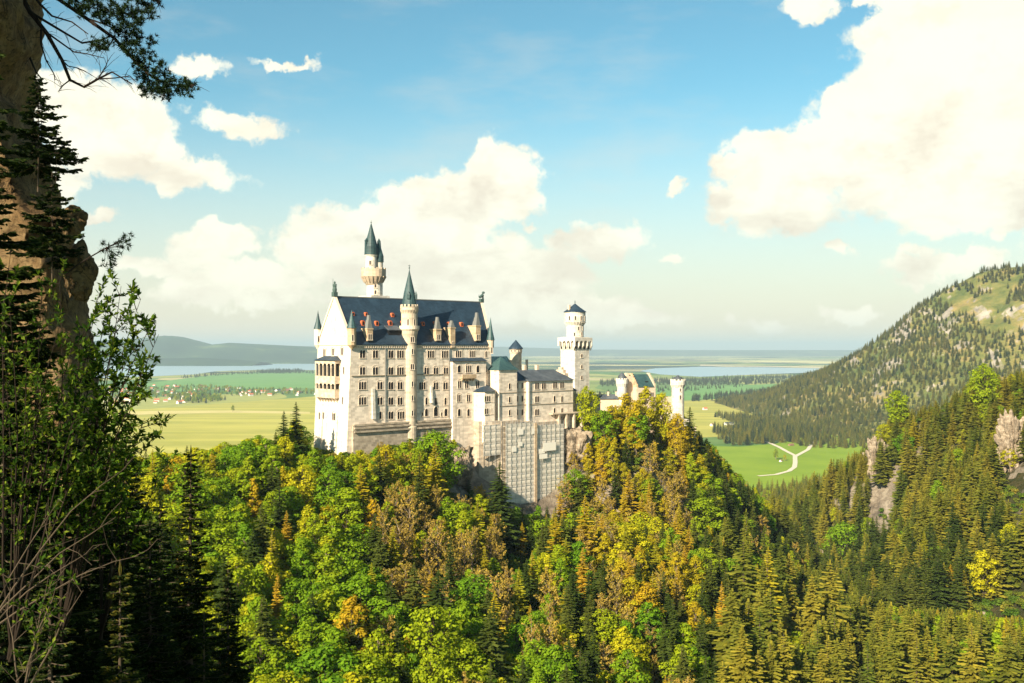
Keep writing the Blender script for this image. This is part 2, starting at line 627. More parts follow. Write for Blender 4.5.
# far hills and mountains: a silhouette of real height and real depth
def far_range(name, pts, Y0, depth, label, mat, rough=0.12, seed=0, step=120.0):
    """pts: picture positions of the skyline; the range stands Y0 away and is depth deep"""
    px = np.array([p[0] for p in pts], float)
    py = np.array([p[1] for p in pts], float)
    xs = np.arange((px[0] - 512) / F * Y0, (px[-1] - 512) / F * Y0 + step, step)
    hgt = np.interp(xs / Y0 * F + 512, px, (HORIZON - py) / F * Y0 - PLAIN)
    k = np.linspace(-1, 1, 33)
    prof = np.clip(1 - np.abs(k) ** 1.5, 0, 1)
    Xg, Kg = np.meshgrid(xs, k)
    Yg = Y0 + Kg * depth + 0.25 * depth * fnoise(Xg, Xg * 0 + 3, depth * 1.5, 3, seed)
    Hg = hgt[None] * prof[:, None] * (1 + rough * 3 * fnoise(Xg, Yg, depth * 0.6, 5, seed + 9) * (1 - prof[:, None]))
    o = grid_mesh(name, np.stack([Xg, Yg, PLAIN - 2 + Hg], -1), mat)
    return tag(o, label, 'hills', kind='structure')


def hills_col(t):
    p = geopos(t)
    n = t.noise(p, 0.0015, 8, 0.6)
    return t.ramp(n, [(0.36, (0.012, 0.03, 0.016)), (0.56, (0.03, 0.06, 0.024)), (0.64, (0.11, 0.15, 0.05))])


M_FARHILL = principled('far_wooded_hill', hills_col, 0.95, 0.1)
far_range('far_hills', [(0, 345), (60, 343), (110, 340), (145, 338), (170, 335.5), (185, 336.5), (205, 342), (215, 345), (228, 342.5), (260, 344), (300, 346), (345, 349), (400, 351)], 13500, 1500, 'blue wooded hills behind the left lake', M_FARHILL, seed=4)
far_range('far_hills', [(-60, 346), (60, 345), (160, 344), (240, 346), (340, 346), (430, 348), (500, 346.5), (530, 347.5), (600, 349.5), (700, 350), (900, 350), (1100, 348)], 26000, 2500, 'low hazy ridges along the horizon', M_FARHILL, seed=14, step=300)
far_range('far_hills', [(110, 362), (150, 358.5), (200, 357.5), (240, 359.5), (262, 362)], 11000, 500, 'dark wooded shore at the foot of the far hills', M_FARHILL, seed=31)
# the mountain on the right: skyline at 2600 m, foot at about 2050 m
MT_SKY = np.array([(770, 420), (800, 397), (840, 373), (870, 348), (900, 325), (930, 303), (960, 284), (985, 272), (1005, 268), (1024, 262), (1060, 255), (1150, 240), (1300, 260)], float)


def mountain_h(X, Y):
    ridgeY = 2650.0
    foot = 1900.0
    px = X / ridgeY * F + 512
    top = np.interp(px, MT_SKY[:, 0], (HORIZON - MT_SKY[:, 1]) / F * ridgeY - PLAIN)
    k = np.clip((Y - foot) / (ridgeY - foot), 0, 1)
    back = np.clip((3600 - Y) / (3600 - ridgeY), 0, 1)
    shape = np.where(Y < ridgeY, k ** 1.15, back ** 0.8)
    rib = fnoise(X, Y * 0.35, 330, 5, 77)
    h = top * shape * (1 + 0.55 * rib * (1 - shape ** 3)) + fnoise(X, Y, 90, 5, 5) * 26 * np.clip(top / 60, 0, 1) * np.clip(k * 4, 0, 1)
    return PLAIN - 3 + np.maximum(h, 0)


def mountain_col(t):
    p = geopos(t)
    n = t.new('ShaderNodeNewGeometry')
    sp = t.new('ShaderNodeSeparateXYZ')
    t.l.new(n.outputs['True Normal'], sp.inputs[0])
    g = t.ramp(t.noise(p, 0.011, 9, 0.72), [(0.36, (0.05, 0.075, 0.015)), (0.5, (0.13, 0.13, 0.03)), (0.62, (0.26, 0.19, 0.065))])
    rk = t.ramp(t.noise(p, 0.03, 8, 0.7), [(0.35, (0.12, 0.105, 0.09)), (0.65, (0.38, 0.33, 0.27))])
    k = t.smooth(t.math('ADD', t.math('SUBTRACT', 0.78, sp.outputs[2]), t.math('MULTIPLY', t.math('SUBTRACT', t.noise(p, 0.011, 6, 0.6), 0.5), 0.7)), 0.05, 0.14)
    return t.mix(k, g, rk)


M_MOUNT = principled('mountain_slope', mountain_col, 0.95, 0.1, lambda t: (t.noise(geopos(t), 0.04, 8, 0.65), 6.0))
Xm, Ym = np.meshgrid(np.arange(560, 2300, 9.0), np.concatenate([np.arange(1880, 2700, 8.0), np.arange(2700, 3620, 30.0)]))
mount = grid_mesh('mountain', np.stack([Xm, Ym, mountain_h(Xm, Ym)], -1), M_MOUNT)
tag(mount, 'steep mountain slope with pasture, rock and spruces rising on the right', 'mountain', kind='structure')

# gravel road forking in the meadow
M_GRAVEL = principled('gravel_road', lambda t: t.ramp(t.noise(geopos(t), 0.6, 6), [(0.3, (0.52, 0.46, 0.34)), (0.7, (0.66, 0.58, 0.44))]), 0.95, 0.1)


def ribbon(name, runs, width, mat, dz, label, cat):
    m = MB()
    for run in runs:
        P = [Vector((*onplain(*p), 0)) for p in run]
        L, R = [], []
        for i, p in enumerate(P):
            d = (P[min(i + 1, len(P) - 1)] - P[max(i - 1, 0)]).normalized()
            n = Vector((-d.y, d.x, 0)) * width / 2
            L.append(p + n)
            R.append(p - n)
        for i in range(len(P) - 1):
            m.add([(q.x, q.y, PLAIN + dz) for q in (R[i], R[i + 1], L[i + 1], L[i])], [(0, 1, 2, 3)])
        dz += 0.06
    return tag(m.build(name, mat), label, cat, kind='structure')


ribbon('road', [[(758, 476.5), (776, 475), (789, 471.5), (794.5, 467.5), (795.2, 463), (795, 456)],
                [(795, 457), (808, 450), (812, 444), (812.5, 439), (816, 435)],
                [(796, 456.5), (788, 452.5), (779, 447.5), (770, 443.5), (765, 441.5)]], 7.5, M_GRAVEL, 0.9,
       'pale gravel road forking in the green meadow', 'road')
# ------------------------------------------------------------------ castle
def wall_col(base, joint=0.74, sc=1.0):
    def col(t):
        p = objco(t)
        g = geopos(t)
        n = t.noise(g, 0.35 * sc, 8, 0.65)
        c = t.mix(t.smooth(n, 0.35, 0.7), tuple(v * 0.86 for v in base), base)
        # courses of ashlar
        s = t.new('ShaderNodeSeparateXYZ')
        t.l.new(p, s.inputs[0])
        row = t.math('FLOOR', t.math('MULTIPLY', s.outputs[2], 1.6))
        wn = t.new('ShaderNodeTexWhiteNoise', noise_dimensions='2D')
        cb = t.new('ShaderNodeCombineXYZ')
        along = t.math('FLOOR', t.math('MULTIPLY_ADD', t.math('ADD', s.outputs[0], s.outputs[1]), 0.75, t.math('MULTIPLY', row, 0.5)))
        t.l.new(along, cb.inputs[0])
        t.l.new(row, cb.inputs[1])
        t.l.new(cb.outputs[0], wn.inputs['Vector'])
        c = t.mix(1.0, c, t.ramp(wn.outputs[0], [(0.0, joint), (1.0, 1.06)]), 'MULTIPLY')
        # runs of rain dirt below sills and cornices
        st = t.noise(t.vmath('MULTIPLY', g, (0.9, 0.9, 0.07)), 1.0, 6, 0.6)
        return t.mix(t.math('MULTIPLY', t.smooth(st, 0.50, 0.72), 0.45), c, (0.26, 0.21, 0.15))
    return col


M_WALL = principled('limestone_wall', wall_col((0.84, 0.71, 0.575)), 0.9, 0.15)
M_WALL2 = principled('warm_limestone_wall', wall_col((0.62, 0.50, 0.37)), 0.9, 0.15)
M_WHITE = principled('pale_limestone_wall', wall_col((0.72, 0.65, 0.55)), 0.9, 0.15)
M_BASE = principled('weathered_base_stone', wall_col((0.50, 0.41, 0.31), 0.6, 2.0), 0.95, 0.1)
M_TRIM = principled('stone_trim', (0.66, 0.54, 0.42), 0.9, 0.15)
M_BAND = principled('dark_string_course', (0.30, 0.24, 0.17), 0.9, 0.15)
M_GLASS = principled('dark_window_glass', (0.016, 0.016, 0.018), 0.35, 0.25)
M_PIPE = principled('grey_lead_pipe', (0.16, 0.16, 0.15), 0.6, 0.4)
M_ORANGE = principled('orange_painted_dormer', lambda t: t.ramp(t.noise(objco(t), 1.5, 3), [(0.3, (0.42, 0.085, 0.03)), (0.7, (0.55, 0.14, 0.05))]), 0.7, 0.3)
M_SANDST = principled('sandstone_dormer', wall_col((0.60, 0.43, 0.27)), 0.9, 0.15)
M_GALL = principled('shade_toned_gallery_stone', wall_col((0.56, 0.44, 0.32)), 0.9, 0.15)  # mid tone, darker than the tower so the colour carries the gallery's shading
M_BRONZE = principled('green_bronze', (0.05, 0.085, 0.075), 0.6, 0.4)
M_BRICK = principled('red_brick', lambda t: t.ramp(t.noise(objco(t), 1.2, 5), [(0.3, (0.50, 0.38, 0.27)), (0.7, (0.62, 0.49, 0.37))]), 0.9, 0.15)


def slate_mat(name, a, b):
    def col(t):
        p = objco(t)
        s = t.new('ShaderNodeSeparateXYZ')
        t.l.new(p, s.inputs[0])
        row = t.math('FLOOR', t.math('MULTIPLY', s.outputs[2], 2.4))
        cb = t.new('ShaderNodeCombineXYZ')
        t.l.new(t.math('FLOOR', t.math('MULTIPLY_ADD', t.math('ADD', s.outputs[0], s.outputs[1]), 1.6, t.math('MULTIPLY', row, 0.5))), cb.inputs[0])
        t.l.new(row, cb.inputs[1])
        wn = t.new('ShaderNodeTexWhiteNoise', noise_dimensions='2D')
        t.l.new(cb.outputs[0], wn.inputs['Vector'])
        c = t.mix(wn.outputs[0], a, b)
        big = t.noise(t.vmath('MULTIPLY', geopos(t), (1, 1, 0.35)), 0.3, 6, 0.6)
        return t.mix(t.math('MULTIPLY', t.smooth(big, 0.45, 0.7), 0.45), c, tuple(min(1, v * 1.7) for v in b))
    return principled(name, col, 0.55, 0.4)


M_SLATE = slate_mat('blue_grey_slate', (0.010, 0.022, 0.038), (0.020, 0.040, 0.062))
M_SLATE2 = slate_mat('grey_slate', (0.04, 0.048, 0.058), (0.075, 0.085, 0.095))
M_COPPER = slate_mat('green_copper', (0.020, 0.050, 0.054), (0.036, 0.078, 0.076))
M_VERDI = slate_mat('pale_verdigris', (0.15, 0.22, 0.19), (0.22, 0.29, 0.24))
M_DKCOP = slate_mat('dark_copper', (0.014, 0.034, 0.038), (0.026, 0.058, 0.058))

TH = math.atan2(0.657, 0.754)
DU = Vector((math.cos(TH), math.sin(TH)))
DN = Vector((-math.sin(TH), math.cos(TH)))


class Face:
    """a wall plane: origin (x,y) and the bearing of its length; turns measured picture positions into (u, z) on it"""
    def __init__(self, ox, oy, d):
        self.o, self.d = Vector((ox, oy)), d

    def u(self, px):
        t = (px - 512) / F
        return (t * self.o.y - self.o.x) / (self.d.x - t * self.d.y)

    def at(self, px, py):
        u = self.u(px)
        return u, (HORIZON - py) / F * (self.o.y + u * self.d.y)


def arch_pts(cx, w, z0, zs, n=6):
    """rectangle with a round head, counter-clockwise in (x, z)"""
    r = w / 2
    return [(cx - r, z0), (cx + r, z0)] + [(cx + r * math.cos(a), zs + r * math.sin(a)) for a in [math.pi * k / n for k in range(n + 1)]]


WIN = {}


def window_mesh(n, w, h, gap=0.16, hood=True):
    """n round-headed lights side by side with jambs, mullions, sill and moulded heads; wall plane is y = 0, outside is -y"""
    key = (n, round(w, 2), round(h, 2), hood)
    if key in WIN:
        return WIN[key]
    m = MB()
    tot = n * w + (n - 1) * gap
    zs = h - w / 2
    for i in range(n):
        cx = -tot / 2 + w / 2 + i * (w + gap)
        P = arch_pts(cx, w, 0, zs)
        m.add([(x, -0.025, z) for x, z in P], [tuple(range(len(P)))], 1)
        # moulded head
        r = w / 2
        A = [math.pi * k / 6 for k in range(7)]
        for a, b in zip(A, A[1:]):
            i0, o0 = r, r + gap * 0.9
            q = [(cx + i0 * math.cos(a), zs + i0 * math.sin(a)), (cx + o0 * math.cos(a), zs + o0 * math.sin(a)),
                 (cx + o0 * math.cos(b), zs + o0 * math.sin(b)), (cx + i0 * math.cos(b), zs + i0 * math.sin(b))]
            vs = [(x, -0.09, z) for x, z in q] + [(x, 0.0, z) for x, z in q]
            m.add(vs, [(0, 1, 2, 3), (0, 3, 7, 4), (1, 5, 6, 2)], 0)
    xs = [-tot / 2 - gap] + [-tot / 2 + (i + 1) * w + i * gap for i in range(n)]
    for x in xs:
        m.box(x, x + gap, -0.08, 0.0, 0.0, zs, 0)
    m.box(-tot / 2 - gap * 1.8, tot / 2 + gap * 1.8, -0.16, 0.0, -0.2, -0.002, 0)
    if hood and n > 1:
        R = tot / 2 + gap * 1.4
        A = [math.pi * k / 10 for k in range(11)]
        rise = 0.55
        for a, b in zip(A, A[1:]):
            q = [(R * math.cos(a), zs + w * .35 + R * rise * math.sin(a)), ((R + .14) * math.cos(a), zs + w * .35 + (R * rise + .14) * math.sin(a)),
                 ((R + .14) * math.cos(b), zs + w * .35 + (R * rise + .14) * math.sin(b)), (R * math.cos(b), zs + w * .35 + R * rise * math.sin(b))]
            vs = [(x, -0.08, z) for x, z in q] + [(x, 0.0, z) for x, z in q]
            m.add(vs, [(0, 1, 2, 3), (0, 3, 7, 4), (1, 5, 6, 2)], 0)
    WIN[key] = m.mesh('window', [M_TRIM, M_GLASS])
    return WIN[key]


def window(parent, u, v, z, n=1, w=0.62, h=2.0, rz=0.0, hood=True):
    o = bpy.data.objects.new('window', window_mesh(n, w, h, hood=hood))
    COL.objects.link(o)
    o.parent = parent
    o.location = (u, v, z)
    o.rotation_euler = (0, 0, rz)
    return o


def crenels(m, cx, cy, r, z, n, w=0.5, h=0.7, t=0.35, mi=0):
    for k in range(n):
        a = 2 * math.pi * k / n
        x, y = cx + r * math.cos(a), cy + r * math.sin(a)
        m.box(x - t / 2, x + t / 2, y - w / 2, y + w / 2, z, z + h, mi, rot=a, about=(x, y))


def corbels(m, cx, cy, r0, r1, z0, z1, n, w=0.28, mi=0):
    """little brackets carrying a gallery"""
    for k in range(n):
        a = 2 * math.pi * (k + .5) / n
        ca, sa = math.cos(a), math.sin(a)
        tx, ty = -sa * w / 2, ca * w / 2
        P = [(r0, z0), (r1, z1), (r0, z1)]
        vs = [(cx + r * ca + s * tx, cy + r * sa + s * ty, z) for s in (-1, 1) for r, z in P]
        m.add(vs, [(0, 2, 1), (3, 4, 5), (0, 1, 4, 3), (1, 2, 5, 4), (2, 0, 3, 5)], mi)


def finial(parent, x, y, z, h, cross=True):
    m = MB()
    m.lathe(x, y, [(0.12, z), (0.09, z + h * .35), (0.28, z + h * .42), (0.28, z + h * .5), (0.08, z + h * .56), (0.05, z + h), (0, z + h + .05)], 8)
    if cross:
        m.box(x - .42, x + .42, y - .05, y + .05, z + h * .76, z + h * .84)
    return m.build('finial', M_BRONZE, parent)


def spire(name, parent, x, y, prof, mat, n=16):
    m = MB()
    m.lathe(x, y, prof, n, 0, math.pi / n)
    return m.build(name, mat, parent)


# ---- the palace
ZB = -33.0
A0 = Face(-48.3, 300.0, DU)              # long front
GA = Face(-48.3, 300.0, DN)              # gable front
pal = empty('palace', (A0.o.x, A0.o.y, ZB), TH, 'long pale stone palace with steep blue slate roof and two tall spired towers', 'palace')
LEN, WID, EAVE, RIDGE = 54.8, 19.4, 1.4 - ZB, 15.4 - ZB
fz = lambda z: z - ZB


def zf(py, Y):
    return (HORIZON - py) / F * Y - ZB


SH = 0.4                                  # the far gable stands askew
m = MB()
sec = [(0, 0), (0, EAVE), (WID / 2, RIDGE), (WID, EAVE), (WID, 0)]
L = [(0 - (1.6 if z == 0 else 0.0), v - (0 if z or v else 0.0), z) for v, z in sec]
R = [(LEN + SH * min(v, WID / 2), v, z) for v, z in sec]
m.add(L + R, [(0, 1, 2, 3, 4), (9, 8, 7, 6, 5), (0, 5, 6, 1), (3, 8, 9, 4)])
m.build('wall', M_WALL, pal)
# raised gable copings, a little proud of the roof
for u0, sk in ((-0.25, 0), (LEN - 0.65, SH)):
    m = MB()
    for s in (0, 1):
        v0, v1 = (-.35, WID / 2) if s == 0 else (WID + .35, WID / 2)
        z0, z1 = EAVE - .3, RIDGE + .1
        e0, e1 = u0 + sk * min(max(v0, 0), WID / 2), u0 + sk * WID / 2
        if s == 1:
            e0 = u0 + sk * WID / 2
        vs = [(e0, v0, z0), (e0 + .9, v0, z0), (e1 + .9, v1, z1), (e1, v1, z1), (e0, v0, z0 + 1.0), (e0 + .9, v0, z0 + 1.0), (e1 + .9, v1, z1 + .95), (e1, v1, z1 + .95)]
        f = [(0, 1, 2, 3), (4, 7, 6, 5), (0, 4, 5, 1), (1, 5, 6, 2), (2, 6, 7, 3), (3, 7, 4, 0)]
        if s == 0:
            m.add(vs, f)
        else:
            m.add(vs, [tuple(reversed(q)) for q in f])
    m.build('gable_coping', M_TRIM, pal)
# roof
m = MB()
r0, r1 = 0.66, LEN - .62
ov = .55
for s in (0, 1):
    va, vb = (-ov, WID / 2) if s == 0 else (WID + ov, WID / 2)
    za, zb = EAVE - ov * 1.0 + .35, RIDGE + .42
    e1a, e1b = r1 + (0 if s == 0 else SH * WID / 2), r1 + SH * WID / 2
    vs = [(r0, va, za - .3), (e1a, va, za - .3), (e1b, vb, zb - .3), (r0, vb, zb - .3), (r0, va, za), (e1a, va, za), (e1b, vb, zb), (r0, vb, zb)]
    f = [(0, 3, 2, 1), (4, 5, 6, 7), (0, 1, 5, 4), (1, 2, 6, 5), (2, 3, 7, 6), (3, 0, 4, 7)]
    m.add(vs, f if s == 0 else [tuple(reversed(q)) for q in f])
m.build('roof', M_SLATE, pal)
m = MB()
m.box(r0, r1 + SH * WID / 2, WID / 2 - .16, WID / 2 + .16, RIDGE + .36, RIDGE + .66)
m.build('ridge_cap', M_PIPE, pal)
# arcaded cornice under the eaves, string course, plinth bands
m = MB()
m.box(0.3, LEN, -.42, -.02, EAVE - .75, EAVE - .45)
k = 0.8
while k < LEN - .6:
    m.box(k, k + .34, -.36, -.02, EAVE - 1.35, EAVE - .752)
    k += .85
m.build('cornice', M_TRIM, pal)
zs_ = A0.at(400, 374.7)[1] - ZB
m = MB()
m.box(0.1, LEN - .2, -.22, -.02, zs_ - .22, zs_ + .02)
m.build('string_course', M_BAND, pal)
m = MB()
for py_, d, tt in ((424.5, .9, .55), (427.6, 1.15, .5), (431.5, 1.3, .45)):
    zz = (HORIZON - py_) / F * 300 - ZB
    m.box(.6, LEN, -d, -.02, zz - tt, zz)
m.box(.3, LEN, -.75, -.03, 0, zf(425.5, 300))
m.build('plinth', M_BASE, pal)
# downpipes
for px_ in (385.0, 449.0):
    u = A0.u(px_)
    m = MB()
    m.tube([(u, -.24, zf(425, 318)), (u, -.24, EAVE - .8)], .13, 6)
    m.build('downpipe', M_PIPE, pal)

# windows of the long front: (zoomed x, zoomed y, lights)
ROWS = [
    (118, [(305, 2), (368, 2), (437, 1), (450, 1), (490, 3), (638, 3), (707, 3)]),
    (200, [(305, 2), (368, 2), (437, 1), (450, 1), (490, 3), (618, 2), (663, 2), (712, 2)]),
    (272, [(305, 3), (390, 2), (437, 1), (450, 1), (488, 2), (597, 3), (663, 2), (710, 2)]),
    (347, [(305, 3), (390, 2), (437, 1), (450, 1), (488, 2), (617, 1), (663, 1), (710, 1)]),
    (416, [(393, 1), (437, 1), (450, 1), (492, 3)]),
]
for zy, row in ROWS:
    for zx, n in row:
        px_, py_ = 300 + zx / 4.88, 330 + (zy + 18) / 4.88
        u, z = A0.at(px_, py_)
        window(pal, u, 0, z - ZB, n, .84 if n < 3 else .74, 2.3)
for zx, w_, h_ in ((597, .5, 1.2), (617, 1.15, 2.3), (663, 1.6, 3.0), (690, .5, 1.2), (712, 1.25, 2.4)):
    u, z = A0.at(300 + zx / 4.88, 330 + 420 / 4.88)
    window(pal, u, 0, z - ZB, 1, w_, h_)

# projecting bay at the right end with its own lean-to roof
ua, ub = A0.u(449.8), A0.u(483)
zt = zf(361.0, 328)
m = MB()
m.box(ua, ub, -1.6, -.02, .5, zt)
bay = m.build('bay', M_WALL, pal)
m = MB()
m.add([(ua - .4, -2.1, zt), (ub + .4, -2.1, zt), (ub + .4, .02, zt), (ua - .4, .02, zt), (ua + .5, -.02, zt + 1.1), (ub - .5, -.02, zt + 1.1)],
      [(0, 3, 2, 1), (0, 1, 5, 4), (1, 2, 5), (3, 0, 4), (2, 3, 4, 5)])
m.build('roof', M_SLATE, bay)
for zy, row in ((190, [(777, 1, 1.3), (822, 3, .6), (868, 1, 1.2)]), (266, [(779, 2, .62), (813, 2, .62), (866, 2, .62)]), (333, [(775, 2, .62), (822, 2, .62), (866, 2, .62)]), (403, [(777, 1, 1.1), (822, 1, 1.0), (866, 1, 1.1)])):
    for zx, n, w_ in row:
        fb = Face(*(A0.o - DN * 1.6), DU)
        u, z = fb.at(300 + zx / 4.88, 330 + (zy + 17) / 4.88)
        window(bay, u, -1.6, z - ZB, n, w_, 2.3)
for zx, n in ((773, 3), (840, 3)):
    u, z = A0.at(300 + zx / 4.88, 330 + 133 / 4.88)
    window(pal, u, 0, z - ZB, n, .64, 2.1)
u, z = A0.at(300 + 908 / 4.88, 330 + 133 / 4.88)
window(pal, u, 0, z - ZB, 1, .7, 2.0)
for zx, zy in ((908, 205),):
    u, z = A0.at(300 + zx / 4.88, 330 + zy / 4.88)
    window(pal, u, 0, z - ZB, 1, .7, 2.0)
# balcony of the bay
u0, z = A0.at(457, 377.5)
u1, _ = A0.at(471, 377.5)
m = MB()
m.box(u0, u1, -2.9, -1.62, z - ZB - .3, z - ZB)
m.box(u0, u1, -2.9, -2.75, z - ZB + .002, z - ZB + 1.0)
for k in range(5):
    uu = u0 + (u1 - u0) * (k + .5) / 5
    m.add([(uu - .15, -1.62, z - ZB - 1.3), (uu + .15, -1.62, z - ZB - 1.3), (uu - .15, -2.8, z - ZB - .302), (uu + .15, -2.8, z - ZB - .302), (uu - .15, -1.62, z - ZB - .302), (uu + .15, -1.62, z - ZB - .302)],
          [(0, 1, 3, 2), (0, 2, 4), (1, 5, 3), (2, 3, 5, 4)])
m.build('balcony', M_SANDST, bay)
# pale raised strips standing in for streaks of sunlight on the front
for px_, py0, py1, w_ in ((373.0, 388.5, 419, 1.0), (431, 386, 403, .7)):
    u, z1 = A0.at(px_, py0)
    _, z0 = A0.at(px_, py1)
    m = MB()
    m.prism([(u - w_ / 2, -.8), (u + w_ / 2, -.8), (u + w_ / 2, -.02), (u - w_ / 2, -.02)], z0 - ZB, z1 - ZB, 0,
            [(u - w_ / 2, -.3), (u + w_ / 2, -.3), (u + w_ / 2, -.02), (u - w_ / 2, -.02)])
    m.build('buttress_or_light_streak', M_WHITE, pal)

# stair turret on the long front
us = A0.u(411.2)
Ys = 300 + us * DU.y
vs_ = 1.0
m = MB()
zb0, zb1 = zf(338, Ys), zf(329, Ys)
m.lathe(us, vs_, [(2.55, 1.0), (2.55, zf(427, Ys)), (2.3, zf(426, Ys)), (2.3, zb0), (2.75, zb1 - .5), (2.75, zb1), (2.55, zb1 + .02), (2.55, zf(312.5, Ys)), (2.85, zf(310, Ys)), (2.85, zf(307, Ys))], 20)
tur = m.build('stair_turret', M_WALL2, pal)
m = MB()
m.lathe(us, vs_, [(2.5, zb1 - .9), (3.15, zb1 - .1), (3.15, zb1 + 1.0), (3.0, zb1 + 1.0), (3.0, zb1 + .1)], 20)
m.build('balcony', M_TRIM, tur)
m = MB()
m.lathe(us, vs_, [(2.5, zf(307, Ys) - .4), (2.88, zf(307, Ys) - .3), (2.88, zf(307, Ys) + .06), (2.5, zf(307, Ys) + .06)], 20)
crenels(m, us, vs_, 2.68, zf(307, Ys) + .03, 14, .62, .75, .3)
corbels(m, us, vs_, 2.5, 2.9, zf(314, Ys), zf(310.2, Ys), 20, .22)
m.build('parapet', M_WALL2, tur)
spire('spire', tur, us, vs_, [(2.45, zf(306.8, Ys)), (2.4, zf(305.5, Ys)), (1.75, zf(293, Ys)), (1.0, zf(283, Ys)), (.35, zf(274, Ys)), (.12, zf(270, Ys)), (0, zf(269.5, Ys))], M_DKCOP)
finial(tur, us, vs_, zf(270.5, Ys), 1.9)
for s in (-1, 1):
    a = -math.pi / 2 + s * .75
    x, y = us + 2.1 * math.cos(a), vs_ + 2.1 * math.sin(a)
    m = MB()
    m.prism([(x + .55 * math.cos(a + t), y + .55 * math.sin(a + t)) for t in (-2.2, -.9, .9, 2.2)], zf(299, Ys), zf(295, Ys))
    m.prism([(x + .65 * math.cos(a + t), y + .65 * math.sin(a + t)) for t in (-2.2, -.9, .9, 2.2)], zf(295, Ys) + .002, zf(291, Ys), 0, [(x + .05 * math.cos(a + t), y + .05 * math.sin(a + t)) for t in (-2.2, -.9, .9, 2.2)])
    m.build('spire_dormer', M_DKCOP, tur)
for zy, n, dr in ((178 / 1 + 0, 3, 2.3), (262, 1, 2.3), (330, 1, 2.3), (404, 1, 2.3), (45, 2, 2.3), (104, 1, 2.3)):
    z = (HORIZON - (330 + (zy + 14) / 4.88)) / F * Ys - ZB
    for a in ((-.18,) if n == 1 else (-.2,)):
        ang = -math.pi / 2 + a
        window(tur, us + dr * math.cos(ang) * 1.0, vs_ + dr * math.sin(ang), z, min(n, 2), .5, 1.7, ang + math.pi / 2, hood=False)
for a in (-.75, .1, .95):
    ang = -math.pi / 2 + a
    window(tur, us + 2.5 * math.cos(ang), vs_ + 2.5 * math.sin(ang), zf(325.5, Ys), 1, .6, 2.0, ang + math.pi / 2, hood=False)

# tall tower behind the roof
ut, vt = 21.9, 21.2
Yt = 300 + ut * DU.y + vt * DN.y
m = MB()
m.box(ut - 3.4, ut + 3.8, vt - 3.8, vt + 3.8, 2, zf(296, Yt))
m.lathe(ut + .4, vt, [(2.65, zf(296, Yt) + .01), (2.65, zf(283, Yt)), (2.8, zf(281, Yt))], 22)
tw = m.build('tall_tower', M_WHITE, pal)
m = MB()
m.lathe(ut, vt, [(2.5, zf(285, Yt)), (3.9, zf(277.5, Yt)), (4.05, zf(277, Yt)), (4.05, zf(269.3, Yt)), (3.75, zf(269.3, Yt)), (3.75, zf(274, Yt)), (0, zf(274, Yt) + .01)], 22)
corbels(m, ut, vt, 3.2, 4.3, zf(283, Yt), zf(276.6, Yt), 18, .35)
crenels(m, ut, vt, 3.9, zf(269.3, Yt) + .002, 14, .9, .4, .3)
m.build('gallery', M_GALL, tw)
# upper round turret and the smaller stair turret beside it
cu, cv = ut - 1.1, vt - 0.2
m = MB()
m.lathe(cu, cv, [(1.85, zf(274, Yt)), (1.85, zf(257.5, Yt)), (2.1, zf(256, Yt)), (2.1, zf(255, Yt))], 18)
ct = m.build('upper_turret', M_WHITE, tw)
spire('spire', ct, cu, cv, [(2.2, zf(255.2, Yt)), (2.15, zf(247, Yt)), (1.55, zf(240, Yt)), (.75, zf(231, Yt)), (.3, zf(225.5, Yt)), (0, zf(223, Yt))], M_DKCOP)
finial(ct, cu, cv, zf(224.5, Yt), 1.3, False)
su, sv = ut + 1.7, vt - .6
m = MB()
m.lathe(su, sv, [(1.35, zf(274, Yt)), (1.35, zf(261.5, Yt))], 14)
st_ = m.build('side_turret', M_WHITE, tw)
spire('spire', st_, su, sv, [(1.6, zf(262, Yt)), (1.55, zf(256, Yt)), (.75, zf(248, Yt)), (.55, zf(241, Yt)), (0, zf(238, Yt))], M_DKCOP, 12)
m = MB()
m.box(cu - 2.2, cu - 1.3, cv - .5, cv + .5, zf(247, Yt), zf(241.5, Yt))
m.prism([(cu - 2.3, cv - .6), (cu - 1.2, cv - .6), (cu - 1.2, cv + .6), (cu - 2.3, cv + .6)], zf(241.5, Yt) + .003, zf(238.5, Yt), 0, [(cu - 1.76, cv - .04), (cu - 1.74, cv - .04), (cu - 1.74, cv + .04), (cu - 1.76, cv + .04)])
m.build('spire_dormer', M_DKCOP, ct)
for a, py_ in ((-.5, 293), (-.5, 286.5)):
    ang = -math.pi / 2 + a
    window(tw, ut + .4 + 2.65 * math.cos(ang), vt + 2.65 * math.sin(ang), zf(py_ + 1.5, Yt), 1, .55, 1.3, ang + math.pi / 2, False)
ang = -math.pi / 2 - .75
window(ct, cu + 1.85 * math.cos(ang), cv + 1.85 * math.sin(ang), zf(265.5, Yt), 1, .55, 1.4, ang + math.pi / 2, False)

# corner turrets with pointed roofs
def corner_turret(u, v, r, pz0, pz1, pz2, Yc, mat, sm):
    m = MB()
    m.lathe(u, v, [(.15, zf(pz0 + 5, Yc)), (r, zf(pz0, Yc)), (r, zf(pz1 + 1, Yc)), (r * 1.12, zf(pz1, Yc))], 10, 0, .3)
    c = m.build('corner_turret', mat, pal)
    spire('spire', c, u, v, [(r * 1.2, zf(pz1, Yc) + .003), (r * .6, zf((pz1 + pz2) / 2 + 1, Yc)), (.1, zf(pz2, Yc)), (0, zf(pz2 - 2, Yc))], sm, 10)
    window(c, u + r * math.cos(-1.9), v + r * math.sin(-1.9), zf(pz1 + 13, Yc), 1, .5, 1.9, -1.9 + math.pi / 2, False)


